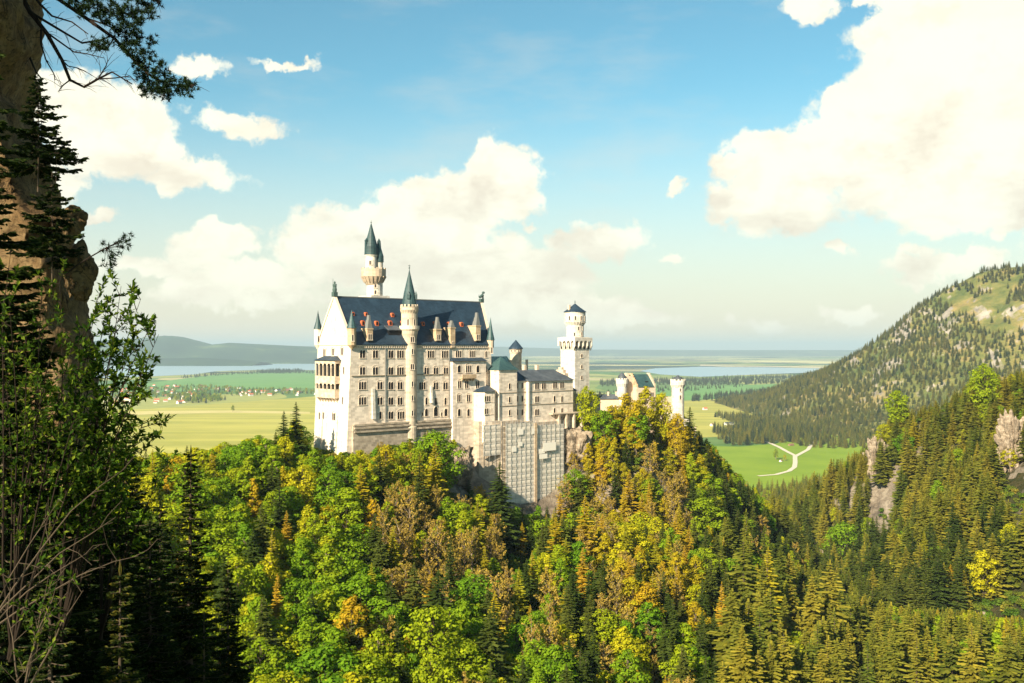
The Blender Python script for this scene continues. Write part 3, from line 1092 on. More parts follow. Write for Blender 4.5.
corner_turret(.2, -.1, 1.35, 345, 328, 311, 300, M_SANDST, M_COPPER)
corner_turret(.0, WID, 1.15, 345, 329, 312, 314.6, M_WALL, M_DKCOP)
corner_turret(LEN - .4, -.1, 1.2, 347, 340, 319, 336, M_WALL2, M_COPPER)
corner_turret(LEN + 3.4, WID * .5 - 3.5, 1.0, 347, 338, 321, 339, M_WALL2, M_COPPER)

# stone dormers along the eaves
def stone_dormer(px_, py0, py1, py2, w_):
    u = A0.u(px_)
    Yd = 300 + u * DU.y
    m = MB()
    m.box(u - w_ / 2, u + w_ / 2, -.5, 4.0, zf(py0, Yd), zf(py1, Yd))
    m.box(u - w_ / 2 - .15, u + w_ / 2 + .15, -.65, 4.0, zf(py1, Yd) + .002, zf(py1, Yd) + .35)
    d = m.build('dormer', M_SANDST, pal)
    m = MB()
    zt_ = zf(py1, Yd) + .36
    hh = zf(py2, Yd) - zt_
    for k, (ww, f0, f1) in enumerate(((.9, 0, .33), (.62, .33, .62), (.34, .62, 1.0))):
        m.prism([(u - w_ / 2 * ww, -.5 + .1 * k), (u + w_ / 2 * ww, -.5 + .1 * k), (u + w_ / 2 * ww, 1.6 - .3 * k), (u - w_ / 2 * ww, 1.6 - .3 * k)],
                zt_ + hh * f0 + .002 * k, zt_ + hh * f1, 0,
                [(u - w_ / 2 * ww * .75, -.4 + .1 * k), (u + w_ / 2 * ww * .75, -.4 + .1 * k), (u + w_ / 2 * ww * .75, 1.4 - .3 * k), (u - w_ / 2 * ww * .75, 1.4 - .3 * k)])
    m.build('dormer_gable', M_PIPE, d)
    window(d, u, -.5, zf(py0 - 1.3, Yd), 1 if w_ < 2 else 2, .55, 1.7, 0, False)


stone_dormer(369.2, 341, 329.5, 315, 2.0)
stone_dormer(437.8, 341, 330, 317, 2.1)
stone_dormer(452.0, 348, 328.5, 320.5, 1.9)
stone_dormer(477.3, 341, 326.5, 312.5, 2.0)


# small round-headed orange roof dormers (their slope position follows from the measured height)
def roof_dormer(px_, py_, r):
    for v in np.arange(-.3, WID / 2, .05):
        z = EAVE + v * (RIDGE - EAVE) / (WID / 2) + .4
        o2 = A0.o + DN * v
        fu = Face(o2.x, o2.y, DU)
        u, zz = fu.at(px_, py_)
        if z - (zz - ZB) > -.02:
            break
    m = MB()
    P = arch_pts(u, r * 1.7, z - r * 1.3, z + r * .2, 8)
    n = len(P)
    for dy0, dy1, sc_, mi in ((-.75, 2.6, 1.0, 0),):
        vs = [(x, v + dy0, zz_) for x, zz_ in P] + [(x, v + dy1, zz_) for x, zz_ in P]
        m.add(vs, [tuple(range(n)), tuple(reversed(range(n, 2 * n)))] + [(i, n + i, n + (i + 1) % n, (i + 1) % n) for i in range(n)], mi)
    P = arch_pts(u, r * .9, z - r * .9, z + r * .2, 8)
    m.add([(x, v - .78, zz_) for x, zz_ in P], [tuple(range(len(P)))], 1)
    m.build('roof_dormer', [M_ORANGE, M_GLASS], pal)


for zx, zy, r in ((255, 507, .5), (318, 508, .52), (303, 551, .72), (370, 553, .7), (447, 512, .58), (436, 552, .75), (497, 550, .6), (596, 555, .6), (655, 553, .66), (724, 556, .66), (784, 557, .66), (850, 556, .55)):
    roof_dormer(300 + zx / 4.88, 210 + zy / 4.88, r)
# wide dark shed dormer left of the stair turret
u0, u1 = A0.u(391), A0.u(402.5)
Yd = 315
m = MB()
zz = zf(337, Yd)
m.box(u0, u1, 1.4, 5, zz, zz + 2.0, 1)
m.add([(u0 - .3, 1.0, zz + 2.003), (u1 + .3, 1.0, zz + 2.003), (u1 + .3, 6.5, zz + 4.9), (u0 - .3, 6.5, zz + 4.9), (u0 - .3, 1.0, zz + 2.25), (u1 + .3, 1.0, zz + 2.25), (u1 + .3, 6.5, zz + 5.15), (u0 - .3, 6.5, zz + 5.15)],
      [(0, 3, 2, 1), (4, 5, 6, 7), (0, 1, 5, 4), (1, 2, 6, 5), (2, 3, 7, 6), (3, 0, 4, 7)], 0)
m.build('shed_dormer', [M_SLATE2, M_GLASS], pal)
# slim lightning rods / chimney stack on the ridge
m = MB()
m.box(30, 31.3, WID / 2 + .7, WID / 2 + 1.9, RIDGE - 2, RIDGE + 1.1)
m.build('chimney', M_WALL2, pal)

# figures on the two gable tops
m = MB()
um, vm, zm = .2, WID / 2, RIDGE + 1.0
m.box(um - .7, um + .7, vm - .7, vm + .7, zm - .6, zm + .8)
m.lathe(um, vm, [(.62, zm + .8), (.7, zm + 1.6), (.52, zm + 2.3), (.66, zm + 2.9), (.6, zm + 3.25), (.22, zm + 3.4), (.3, zm + 3.65), (.3, zm + 3.95), (0, zm + 4.15)], 10)
m.tube([(um, vm - .55, zm + 3.1), (um, vm - .95, zm + 2.4), (um - .1, vm - .9, zm + 1.9)], [.17, .15, .11], 6)
m.tube([(um, vm + .55, zm + 3.1), (um, vm + 1.0, zm + 2.7), (um, vm + 1.0, zm + 3.2)], [.17, .14, .1], 6)
m.tube([(um, vm + 1.0, zm + .8), (um, vm + 1.0, zm + 5.0)], .06, 5)
m.build('gable_statue', M_BRONZE, pal)
m = MB()
ul, zl = LEN + SH * WID / 2 - .2, RIDGE + .9
m.box(ul - .7, ul + .7, vm - .6, vm + .6, zl - .6, zl + .7)
m.tube([(ul - .9, vm, zl + 1.2), (ul - .2, vm, zl + 1.5), (ul + .55, vm, zl + 2.1), (ul + .75, vm, zl + 2.7)], [.4, .5, .55, .45], 8)
m.lathe(ul + .85, vm, [(0, zl + 2.4), (.5, zl + 2.6), (.5, zl + 3.1), (0, zl + 3.35)], 8)
m.tube([(ul + .6, vm - .25, zl + 2.0), (ul + .75, vm - .25, zl + .7)], .16, 5)
m.tube([(ul + .6, vm + .25, zl + 2.0), (ul + .75, vm + .25, zl + .7)], .16, 5)
m.tube([(ul - .9, vm, zl + 1.0), (ul - 1.2, vm, zl + 1.6), (ul - 1.0, vm, zl + 2.1)], .09, 5)
m.build('gable_lion', M_BRONZE, pal)

# two storey loggia on the gable front
def gv(px):
    return GA.u(px)


va, vb = gv(341.5), gv(321.5)            # right edge has the smaller v
zt0, zb_ = zf(360.5, 306), zf(398, 306)
D = 2.3
m = MB()
# floors, parapets and posts leave real openings
body = [(-.02, va), (-D, va + .0), (-D, vb), (-.02, vb)]
for z0, z1 in ((zb_, zf(392, 306)), (zf(383.5, 306), zf(379, 306)), (zt0 - .9, zt0)):
    m.box(-D, -.02, va, vb, z0, z1)
nb = 5
for lo, hi in ((zf(392, 306), zf(383.5, 306)), (zf(379, 306), zt0 - .9)):
    for k in range(nb + 1):
        vv = va + (vb - va) * k / nb
        m.box(-D, -D + .35, min(max(vv - .2, va), vb - .4), min(max(vv + .2, va + .4), vb), lo + .002, hi - .002)
    for s in (va, vb - .4):
        m.box(-.5, -.03, s, s + .4, lo + .002, hi - .002)
    m.box(-D, -D + .25, va + .41, vb - .41, lo + .002, lo + .9)
    m.box(-D + .36, -.51, va, va + .22, lo + .002, lo + .9)
    for k in range(nb):                    # arch heads
        v0, v1 = va + (vb - va) * k / nb + .2, va + (vb - va) * (k + 1) / nb - .2
        c, r = (v0 + v1) / 2, (v1 - v0) / 2
        for q in range(6):
            a0_, a1_ = math.pi * q / 6, math.pi * (q + 1) / 6
            P = [(c + r * math.cos(a0_), hi - r * .8 + r * .8 * math.sin(a0_)), (c + r * math.cos(a1_), hi - r * .8 + r * .8 * math.sin(a1_)), (c + r * math.cos(a1_), hi - .003), (c + r * math.cos(a0_), hi - .003)]
            m.add([(-D + .02, y, z) for y, z in P], [(0, 1, 2, 3)])
# corbel row below
for k in range(7):
    vv = va + (vb - va) * (k + .5) / 7
    m.add([(-.02, vv - .22, zb_ - 2.2), (-.02, vv + .22, zb_ - 2.2), (-D + .1, vv - .22, zb_ - .003), (-D + .1, vv + .22, zb_ - .003), (-.02, vv - .22, zb_ - .003), (-.02, vv + .22, zb_ - .003)],
          [(0, 2, 3, 1), (0, 4, 2), (1, 3, 5), (2, 4, 5, 3)])
m.box(-D + .45, -D + .5, va + .3, vb - .42, zb_ + .01, zt0 - .91, 1)  # dark panel added behind the arches to stand for the shade inside
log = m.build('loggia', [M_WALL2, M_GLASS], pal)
m = MB()
m.add([(-D - .4, va - .4, zt0 + .003), (-D - .4, vb + .4, zt0 + .003), (-.03, vb + .4, zt0 + .003), (-.03, va - .4, zt0 + .003), (-.03, va + 2.2, zt0 + 1.5), (-.03, vb - 2.2, zt0 + 1.5)],
      [(0, 3, 2, 1)[::-1], (0, 4, 3), (0, 1, 5, 4)[::-1], (1, 2, 5)[::-1], (3, 4, 5, 2)])
m.build('roof', M_SLATE, log)
RZG = -math.pi / 2                         # windows that look out of the gable front
for px_, py_, n, w_ in ((333.5, 335, 2, .8), (325, 356, 2, .6), (333.5, 355.5, 2, .6), (342.5, 355, 2, .6), (332, 372.5, 3, .9), (332, 390, 3, .9), (322.5, 419, 1, .8), (326.5, 419, 1, .8),
                         (337, 420, 2, .8), (345, 374, 1, .6), (345, 404, 1, .6)):
    v, z = GA.at(px_, py_)
    window(pal, -1.6 * (1 - (z - ZB) / EAVE), v, z - ZB, n, w_, 2.2, RZG)
m = MB()
m.box(-.3, -.02, 0.5, WID - .5, EAVE - .6, EAVE - .15)
m.build('string_course', M_TRIM, pal)
for px_ in (325.5, 340.5):
    v = gv(px_)
    m = MB()
    m.prism([(-2.2, v - .5), (-1.0, v - .5), (-1.0, v + .5), (-2.2, v + .5)][::-1] if False else [(-2.3, v - .5), (-1.0, v - .5), (-1.0, v + .5), (-2.3, v + .5)], .4, zf(415, 306), 0,
            [(-1.3, v - .4), (-.3, v - .4), (-.3, v + .4), (-1.3, v + .4)])
    m.build('buttress_or_light_streak', M_WHITE, pal)

# ---- the bower house in front on the right
K0 = Face(-10.4, 326.0, DU)
ZK = -31.0
kem = empty('bower_house', (K0.o.x, K0.o.y, ZK), TH, 'grey stone house of several wings with square green roofed tower, standing above the scaffolded rock', 'house')


def kz(py, px):
    return K0.at(px, py)[1] - ZK


u1, u2, u3, u4 = K0.u(499), K0.u(517), K0.u(528.5), K0.u(573)
# low polygonal turret at the left
poly = [(.4, 2.0), (2.0, 0.0), (6.0, -.2), (u1 - .02, 1.6), (u1 - .02, 7.5), (.4, 7.5)]
m = MB()
m.prism(poly, 0, kz(391.5, 490))
low_t = m.build('low_turret', M_WALL, kem)
m = MB()
top = kz(391.5, 490) + .003
ce = (u1 - 1.6, 5.5)
m.prism([(x + (x - ce[0]) * .08, y + (y - ce[1]) * .08) for x, y in poly], top, top + 2.3, 0, [(ce[0] + (x - ce[0]) * .18, ce[1] + (y - ce[1]) * .05) for x, y in poly])
m.build('roof', M_SLATE, low_t)
# square tower with green pyramid roof
m = MB()
tw0 = kz(370, 508)
m.box(u1, u2, 0, 7.6, 0, tw0)
m.box(u1 - .2, u2 + .2, -.2, 7.8, tw0 - .5, tw0 - .002)
sq = m.build('green_roofed_tower', M_WALL, kem)
m = MB()
m.prism([(u1 - .5, -.5), (u2 + .5, -.5), (u2 + .5, 8.1), (u1 - .5, 8.1)], tw0 + .003, kz(357, 508), 0, [(u1 + 3.9, 3.7), (u1 + 4.1, 3.7), (u1 + 4.1, 3.9), (u1 + 3.9, 3.9)])
m.build('roof', M_COPPER, sq)
# main block: bay beside the tower, then the long front
e1 = kz(381, 522)
m = MB()
m.box(u2 + .003, u3, 1.2, 11, 0, e1)
m.box(u3 + .003, u4, 0, 11.5, 0, e1 - .2)
blk = m.build('wall', M_WALL, kem)


def hip_roof(parent, x0, x1, y0, y1, z0, h, mat, ov=.5, inset=4.0):
    x0, x1, y0, y1 = x0 - ov, x1 + ov, y0 - ov, y1 + ov
    c = (y0 + y1) / 2
    m = MB()
    m.add([(x0, y0, z0), (x1, y0, z0), (x1, y1, z0), (x0, y1, z0), (x0 + .01, c, z0 + h), (x1 - inset, c, z0 + h)],
          [(0, 3, 2, 1), (0, 1, 5, 4), (1, 2, 5), (2, 3, 4, 5), (3, 0, 4)])
    return m.build('roof', mat, parent)


hip_roof(kem, u2 + .6, u3 - .6, 1.3, 11, e1 + .004, kz(368.5, 522) - e1, M_SLATE, .5, .5)
hip_roof(kem, u3 + .2, u4, 0, 11.5, e1 - .196, kz(369.5, 550) - e1, M_SLATE2, .5, 4.5)
m = MB()                                   # string courses of this house
for py_ in (392.0, 405.0):
    z = kz(py_, 520)
    m.box(u1 - .1, u2 + .1, -.16, -.01, z - .18, z)
    m.box(u3 - .02, u4 + .1, -.16, -.012, z - .18, z + .003)
    m.box(u2 + .11, u3 - .03, 1.04, 1.19, z - .18, z)
m.build('string_course', M_BAND, kem)
for px_ in (529.0, 498.8):
    u = K0.u(px_)
    m = MB()
    m.tube([(u, -.3, kz(420, px_)), (u, -.3, kz(382 if px_ > 510 else 392, px_))], .15, 6)
    m.build('downpipe', M_PIPE, kem)
for px_, py_, n, v in ((487, 401.5, 3, -.15), (492.5, 402, 1, -.1), (486, 414, 2, -.15), (492, 414, 2, -.1)):
    window(kem, K0.u(px_), v, kz(py_, px_), n, .65, 1.8, 0, False)
for px_, py_, n in ((509.6, 389, 1), (509.6, 402.5, 1), (509.6, 415.5, 1)):
    window(kem, K0.u(px_), 0, kz(py_, px_), n, .8, 1.9, 0, False)
for py_ in (388.6, 401.7, 415.4):
    for px_ in (519.6, 524.6):
        window(kem, K0.u(px_), 1.2, kz(py_, px_), 1, .7, 2.0, 0, False)
for px_, py_, n in ((537, 389, 2), (543.8, 389, 2), (555, 388, 2), (562, 388, 2), (537, 402.3, 2), (554.5, 401.8, 1), (562, 402, 1), (537, 415.2, 2), (554.5, 414, 1), (562, 414, 1)):
    window(kem, K0.u(px_), 0, kz(py_, px_), n, .85, 2.1, 0, False)
# small stepped gable turret at the right end
m = MB()
m.box(u4 - 1.2, u4 + .6, 3, 8.5, e1 - 4, e1 + 2.2)
m.box(u4 - 1.0, u4 + .4, 4, 7.5, e1 + 2.202, e1 + 3.4)
m.box(u4 - .9, u4 + .3, 5, 6.5, e1 + 3.402, e1 + 4.3)
m.build('stepped_gable', M_BRICK, kem)
m = MB()
m.box(u4 + .003, u4 + 4.2, 2.5, 9, 0, kz(391, 577))
m.build('side_wing', M_WALL2, kem)
hip_roof(kem, u4 + .3, u4 + 4.2, 2.5, 9, kz(391, 577) + .004, 2.6, M_SLATE2, .3, 2)
for uu in (u3 + 4, u3 + 10):               # chimneys
    m = MB()
    m.box(uu, uu + 1.0, 6.6, 7.8, e1 + 1, e1 + 5.2)
    m.build('chimney', M_BRICK, kem)
# tall base wall under the house (behind the scaffold)
m = MB()
m.prism([(.3, 1.0), (u1, -.9), (u1, 6), (.3, 6)], -20, -.003 + 7.0)
m.prism([(u1 + .003, -1.4), (u2 + 1.0, -1.4), (u2 + 1.0, 6), (u1 + .003, 6)], -28, kz(420.5, 508))
m.prism([(u2 + 1.003, -.8), (u3 + 1.4, -.8), (u3 + 1.4, 6), (u2 + 1.003, 6)], -28, kz(421.5, 523))
m.prism([(u3 + 1.403, -1.2), (K0.u(556), -1.2), (K0.u(556), 6), (u3 + 1.403, 6)], -28, kz(421.5, 545))
m.prism([(K0.u(556) + .003, -.2), (u4 + 4, .6), (u4 + 4, 6), (K0.u(556) + .003, 6)], -12, kz(416, 565))
m.build('base_wall', M_BASE, kem)
# terrace wall with two arches at the right
m = MB()
z0, z1 = kz(421, 560), kz(412.5, 560)
m.box(K0.u(549), u4 + 8, -1.9, -.1 - .15, z1 - .45, z1)
for px_ in (556, 563.5, 571, 579):
    u = K0.u(px_)
    m.box(u - .35, u + .35, -1.8, -.26, z1 - 5.5, z1 - .452)
m.build('arched_terrace', M_WALL2, kem)

# ---- scaffolding with dust nets against the base
M_STEEL = principled('scaffold_tube', (0.42, 0.43, 0.43), 0.45, 0.5, metal=0.6)
M_DECK = principled('scaffold_deck', (0.50, 0.42, 0.31), 0.85, 0.2)
M_NETW = principled('white_sheet', (0.82, 0.76, 0.66), 0.8, 0.2)


def net_mat(name, col, alpha):
    m, t, o = material(name)
    d = t.new('ShaderNodeBsdfDiffuse')
    d.inputs[0].default_value = (*col, 1)
    tr = t.new('ShaderNodeBsdfTransparent')
    mx = t.new('ShaderNodeMixShader')
    n = t.noise(t.vmath('MULTIPLY', objco(t), (1, 1, .4)), .6, 5)
    t.l.new(t.math('MULTIPLY_ADD', n, .4, alpha - .2), mx.inputs[0])
    t.l.new(tr.outputs[0], mx.inputs[1])
    t.l.new(d.outputs[0], mx.inputs[2])
    t.l.new(mx.outputs[0], o.inputs[0])
    return m


M_NET = net_mat('grey_dust_net', (0.76, 0.68, 0.57), .88)
sca = empty('scaffolding', (K0.o.x, K0.o.y, ZK), TH, 'tall grey netted scaffolding with pale sheets covering the rock under the house', 'scaffolding')
random.seed(5)
sections = [(.2, u1 - .6, -1.2, kz(458, 490), kz(423.5, 490)), (u1 - .2, K0.u(527), -3.4, kz(506, 510), kz(421.5, 510)),
            (K0.u(529.5), K0.u(557), -3.0, kz(517, 543), kz(423, 543))]
for (ua_, ub_, vv, za, zb) in sections:
    n = max(2, int(round((ub_ - ua_) / 2.2)))
    for k in range(n + 1):
        u = ua_ + (ub_ - ua_) * k / n
        for dv in (-.42, 1.1):
            m = MB()
            m.tube([(u, vv + dv, za - 3), (u, vv + dv, zb + .9)], .055, 5)
            m.build('standard', M_STEEL, sca)
    z = za + 1.0
    while z < zb + .5:
        m = MB()
        m.box(ua_ - .2, ub_ + .2, vv + .1, vv + 1.0, z - .09, z, 1)
        m.tube([(ua_ - .2, vv - .06, z + .55), (ub_ + .2, vv - .06, z + .55)], .05, 4)
        m.tube([(ua_ - .2, vv - .06, z + 1.05), (ub_ + .2, vv - .06, z + 1.05)], .05, 4)
        m.tube([(ua_ - .2, vv - .36, z), (ub_ + .2, vv - .36, z)], .06, 4)
        m.build('platform', [M_STEEL, M_DECK], sca)
        z += 2.0
    m = MB()
    nx, nz = 6, max(12, int((zb - za) * 2))
    for i in range(nx):
        for j in range(nz):
            q = []
            for a, b in ((i, j), (i + 1, j), (i + 1, j + 1), (i, j + 1)):
                q.append((ua_ + (ub_ - ua_) * a / nx, vv - .12 - .16 * abs(math.sin(math.pi * (zb - za - 1.4) * b / nz / 2.0)) - .03 * math.sin(a * 1.7), za + 1 + (zb - za - 1.4) * b / nz))
            m.add(q, [(0, 1, 2, 3)])
    m.build('dust_net', M_NET, sca, smooth=True)
m = MB()
um_ = (K0.u(527) + K0.u(529.5)) / 2
m.box(um_ - .55, um_ + .55, -3.9, -2.9, kz(512, 528), kz(422.5, 528))
m.build('hoist_mast', M_SANDST, sca)
fs = Face(*(K0.o + DN * -3.5), DU)
for px0, px1, py0, py1 in ((516.8, 522.6, 429, 434.5), (517.5, 521.6, 442, 446), (511, 515.6, 446.8, 451.5), (531, 537, 428.5, 433.5), (542, 555, 443, 450), (538, 544, 449, 453.2), (538.5, 546.5, 454.2, 458.2)):
    ua_, z1_ = fs.at(px0, py0)
    ub_, z0_ = fs.at(px1, py1)
    off = -.36 - .06 * (px0 % 3)
    m = MB()
    m.box(ua_, ub_, -3.5 + off, -3.5 + off + .04, z0_ - ZK, z1_ - ZK)
    m.build('sheet_panel', M_NETW, sca)

# ---- square tower with round top
S0 = Face(23.4, 372.0, DU)
ZS = -32.0
sqt = empty('square_tower', (S0.o.x, S0.o.y, ZS), TH, 'square cream tower with jutting arched gallery and round upper turret under a dark cone roof', 'tower')
sz = lambda py: (HORIZON - py) / F * 372 - ZS
W = 7.6
m = MB()
m.box(0, W, 0, W, 0, sz(337))
m.build('shaft', M_WHITE, sqt)
m = MB()
g = .85
zg0, zg1 = sz(350), sz(341)
m.box(-g, W + g, -g, W + g, zg1, sz(337.5))
# arches of the gallery: piers standing out from the shaft with heads between them
nA = 4
for side in range(4):
    for k in range(nA + 1):
        p = -g + (W + 2 * g - .5) * k / nA
        def put(a, b, lo, hi):
            return {0: (a, b, -g, -.003), 1: (W + .003, W + g, a, b), 2: (a, b, W + .003, W + g), 3: (-g, -.003, a, b)}[side] + (lo, hi)
        x0, x1, y0, y1, lo, hi = put(p, p + .5, sz(349), zg1 - .003)
        if (side in (1, 3)) and (k == 0 or k == nA):
            continue
        m.box(x0, x1, y0, y1, lo + 1.2, hi)
        xs_, ys_ = ((x0, x1), (y0, y1))
        # sloping foot of each pier
        if side == 0:
            m.add([(x0, -.003, lo - .6), (x1, -.003, lo - .6), (x0, -g, lo + 1.2), (x1, -g, lo + 1.2), (x0, -.003, lo + 1.2), (x1, -.003, lo + 1.2)], [(0, 1, 3, 2), (0, 2, 4), (1, 5, 3), (2, 3, 5, 4)])
        if side == 3:
            m.add([(-.003, y0, lo - .6), (-.003, y1, lo - .6), (-g, y0, lo + 1.2), (-g, y1, lo + 1.2), (-.003, y0, lo + 1.2), (-.003, y1, lo + 1.2)], [(0, 2, 3, 1), (0, 4, 2), (1, 3, 5), (2, 4, 5, 3)])
gal = m.build('gallery', M_WHITE, sqt)
m = MB()
for k in range(nA):
    a, b = -g + (W + 2 * g - .5) * k / nA + .5, -g + (W + 2 * g - .5) * (k + 1) / nA
    c, r = (a + b) / 2, (b - a) / 2
    for q in range(6):
        a0_, a1_ = math.pi * q / 6, math.pi * (q + 1) / 6
        P = [(c + r * math.cos(a0_), zg1 - r + r * math.sin(a0_)), (c + r * math.cos(a0_), zg1 - .004), (c + r * math.cos(a1_), zg1 - .004), (c + r * math.cos(a1_), zg1 - r + r * math.sin(a1_))]
        m.add([(x, -g + .05, z) for x, z in P], [(0, 3, 2, 1)])
        m.add([(-g + .05, x, z) for x, z in P], [(0, 1, 2, 3)])
m.build('arch_heads', M_WHITE, gal)
cx = W / 2
m = MB()
m.lathe(cx, cx, [(3.3, sz(337.5)), (3.3, sz(325)), (3.5, sz(324)), (3.95, sz(322)), (3.95, sz(312.5)), (3.6, sz(312.4))], 24)
corbels(m, cx, cx, 3.25, 4.2, sz(325.5), sz(321.6), 22, .42)
rt = m.build('round_turret', M_WHITE, sqt)
m = MB()
m.lathe(cx, cx, [(3.5, sz(312.5) - .4), (3.98, sz(312.5) - .3), (3.98, sz(312.5) + .1), (3.5, sz(312.5) + .1)], 24)
crenels(m, cx, cx, 3.75, sz(312.5) + .05, 16, .8, .5, .35)
m.build('parapet', M_WHITE, rt)
spire('roof', rt, cx, cx, [(4.3, sz(312.4) + .25), (4.25, sz(312.4) + .45), (2.0, sz(307)), (.15, sz(303)), (0, sz(302.5))], M_SLATE, 20)
finial(rt, cx, cx, sz(303), 1.2)
m = MB()
m.box(cx - 3.4, cx - 2.7, cx - .4, cx + .4, sz(312), sz(304.5))
m.build('chimney', M_BRICK, rt)
for a in np.arange(-2.9, .6, .58):
    window(rt, cx + 3.95 * math.cos(a), cx + 3.95 * math.sin(a), sz(320), 1, .55, 1.6, a + math.pi / 2, False)
for a, py_ in ((-1.95, 330), (-1.2, 329.5), (-1.5, 335.5), (-2.4, 336)):
    window(rt, cx + 3.3 * math.cos(a), cx + 3.3 * math.sin(a), sz(py_), 1, .5, 1.3, a + math.pi / 2, False)
for k in range(nA):                         # dark openings in the gallery arches
    p = -g + (W + 2 * g - .5) * (k + .5) / nA + .25
    if 0 < p < W:
        window(sqt, p, 0, sz(349), 1, 1.0, 2.9, 0, False)
        window(sqt, 0, p, sz(349), 1, 1.0, 2.9, RZG, False)
for py_ in (357.5, 368.5, 379.5):
    window(sqt, 3.6, 0, sz(py_), 1, .8, 1.3, 0, False)

# ---- knights' house and round stair turret glimpsed between palace and tower
N0 = Face(-9.0, 352.0, DU)
ZN = -32.0
kn = empty('knights_house', (N0.o.x, N0.o.y, ZN), TH, 'stone house with pale green roof half hidden behind the green roofed tower', 'house')
nz_ = lambda py, Y: (HORIZON - py) / F * Y - ZN
m = MB()
m.box(0, 13, 0, 9, 0, nz_(372, 355))
m.build('wall', M_WALL2, kn)
m = MB()
z0, z1 = nz_(372, 355), nz_(356.5, 355)
m.add([(-.5, -.5, z0), (13.5, -.5, z0), (13.5, 9.5, z0), (-.5, 9.5, z0), (2.5, 4.5, z1), (13.5, 4.5, z1)], [(0, 3, 2, 1), (0, 1, 5, 4), (1, 2, 5), (2, 3, 4, 5), (3, 0, 4)])
m.build('roof', M_VERDI, kn)
m = MB()
m.box(13.003, 14.0, 1, 8.5, 0, nz_(366, 362))
m.box(13.003, 13.9, 2.5, 7, nz_(366, 362) + .002, nz_(360, 362))
m.build('gable_wall', M_WALL2, kn)
m = MB()
m.box(1, 2.2, 3, 4.2, nz_(368, 352), nz_(357.5, 352))
m.box(.9, 2.3, 2.9, 4.3, nz_(357.5, 352) + .002, nz_(356.5, 352))
m.build('chimney', M_WALL2, kn)
for px_, py_ in ((494, 384), (491, 378)):
    window(kn, N0.u(px_), 0, nz_(py_, 354), 1, .8, 1.7, 0, False)
YR = 372.0
rtw = empty('round_stair_tower', ((515.8 - 512) / F * YR, YR, -32.0), 0, 'small round stone turret with dark pointed cap behind the house roofs', 'turret')
rz_ = lambda py: (HORIZON - py) / F * YR + 32
m = MB()
m.lathe(0, 0, [(2.15, 0), (2.15, rz_(354)), (2.35, rz_(352)), (2.35, rz_(348.5))], 18)
m.build('shaft', M_WALL2, rtw)
spire('roof', rtw, 0, 0, [(2.75, rz_(349)), (2.65, rz_(348)), (1.1, rz_(343)), (.1, rz_(340)), (0, rz_(339.5))], M_SLATE, 16)
for a in (-2.3, -1.7, -1.1):
    window(rtw, 2.35 * math.cos(a), 2.35 * math.sin(a), rz_(352), 1, .45, .9, a + math.pi / 2, False)
m = MB()
m.box(3.6, 4.6, 1, 2, rz_(375), rz_(359.5))
m.build('chimney', M_BRICK, rtw)

# ---- long connecting wing between square tower and gatehouse
YC = 392.0
cw = empty('connecting_wing', ((589 - 512) / F * 384, 384.0, -38.0), math.radians(6), 'low stone wing with dark roof running from the square tower to the gatehouse', 'wing')
m = MB()
m.box(0, 12.4, 0, 4, 0, 38 + (HORIZON - 399) / F * 384)
m.build('wall', M_BRICK, cw)
zc = 38 + (HORIZON - 399) / F * 384 + .003
m = MB()
m.add([(-.3, -.5, zc), (12.6, -.5, zc), (12.6, 4.5, zc), (-.3, 4.5, zc), (-.3, 2, zc + 1.7), (12.6, 2, zc + 1.7)], [(0, 3, 2, 1), (0, 1, 5, 4), (1, 2, 5), (2, 3, 4, 5), (3, 0, 4)])
m.build('roof', M_SLATE2, cw)
for k in range(4):
    m = MB()
    m.box(1 + k * 3.2, 1.7 + k * 3.2, 1.2, 2.0, zc + .8, zc + 2.7)
    m.build('chimney', M_BRICK, cw)

# ---- gatehouse
G0 = Face(41.4, 384.0, Vector((math.cos(math.radians(25)), math.sin(math.radians(25)))))
ZG = -46.0
gat = empty('gatehouse', (G0.o.x, G0.o.y, ZG), math.radians(25), 'gatehouse with stepped gables, green roof and two crenellated round towers above the yellow trees', 'gatehouse')
gz = lambda py, Y=389: (HORIZON - py) / F * Y - ZG


def gate_tower(x, y, r, pyb, pyt, tip, label=None):
    m = MB()
    m.lathe(x, y, [(r, 0), (r, gz(pyt + 8)), (r * 1.22, gz(pyt + 5)), (r * 1.22, gz(pyt + 1))], 18)
    corbels(m, x, y, r, r * 1.24, gz(pyt + 8.5), gz(pyt + 4.8), 16, .3)
    crenels(m, x, y, r * 1.13, gz(pyt + 1) + .001, 12, .62, .6, .3)
    o = m.build('round_tower', M_WHITE if tip > 372.6 else M_WHITE, gat)
    return o


t1 = gate_tower(G0.u(624) + .3, 2.0, 1.9, 395, 378.5, 372.5)
spire('roof', t1, G0.u(624) + .3, 2.0, [(1.7, gz(378.5)), (1.5, gz(376)), (.7, gz(373.3)), (0, gz(372))], M_SLATE2, 14)
ug = G0.u(679.6)
t2 = gate_tower(ug, 1.2, 2.45, 410, 380.2, 377)
spire('roof', t2, ug, 1.2, [(1.9, gz(380)), (1.8, gz(377.8)), (.6, gz(377)), (.5, gz(376)), (0, gz(375.5))], M_SLATE2, 14)
window(t2, ug - .5, 1.2 - 2.42, gz(400), 1, .6, 1.6, 0, False)
window(t2, ug - .5, 1.2 - 2.42, gz(392), 1, .5, 1.2, 0, False)
ga, gb = G0.u(636.5), G0.u(655.5)
m = MB()
m.box(ga, gb, 0, 9, 0, gz(387))
m.build('wall', M_BRICK, gat)
z0, z1 = gz(387) + .003, gz(374.5)
m = MB()
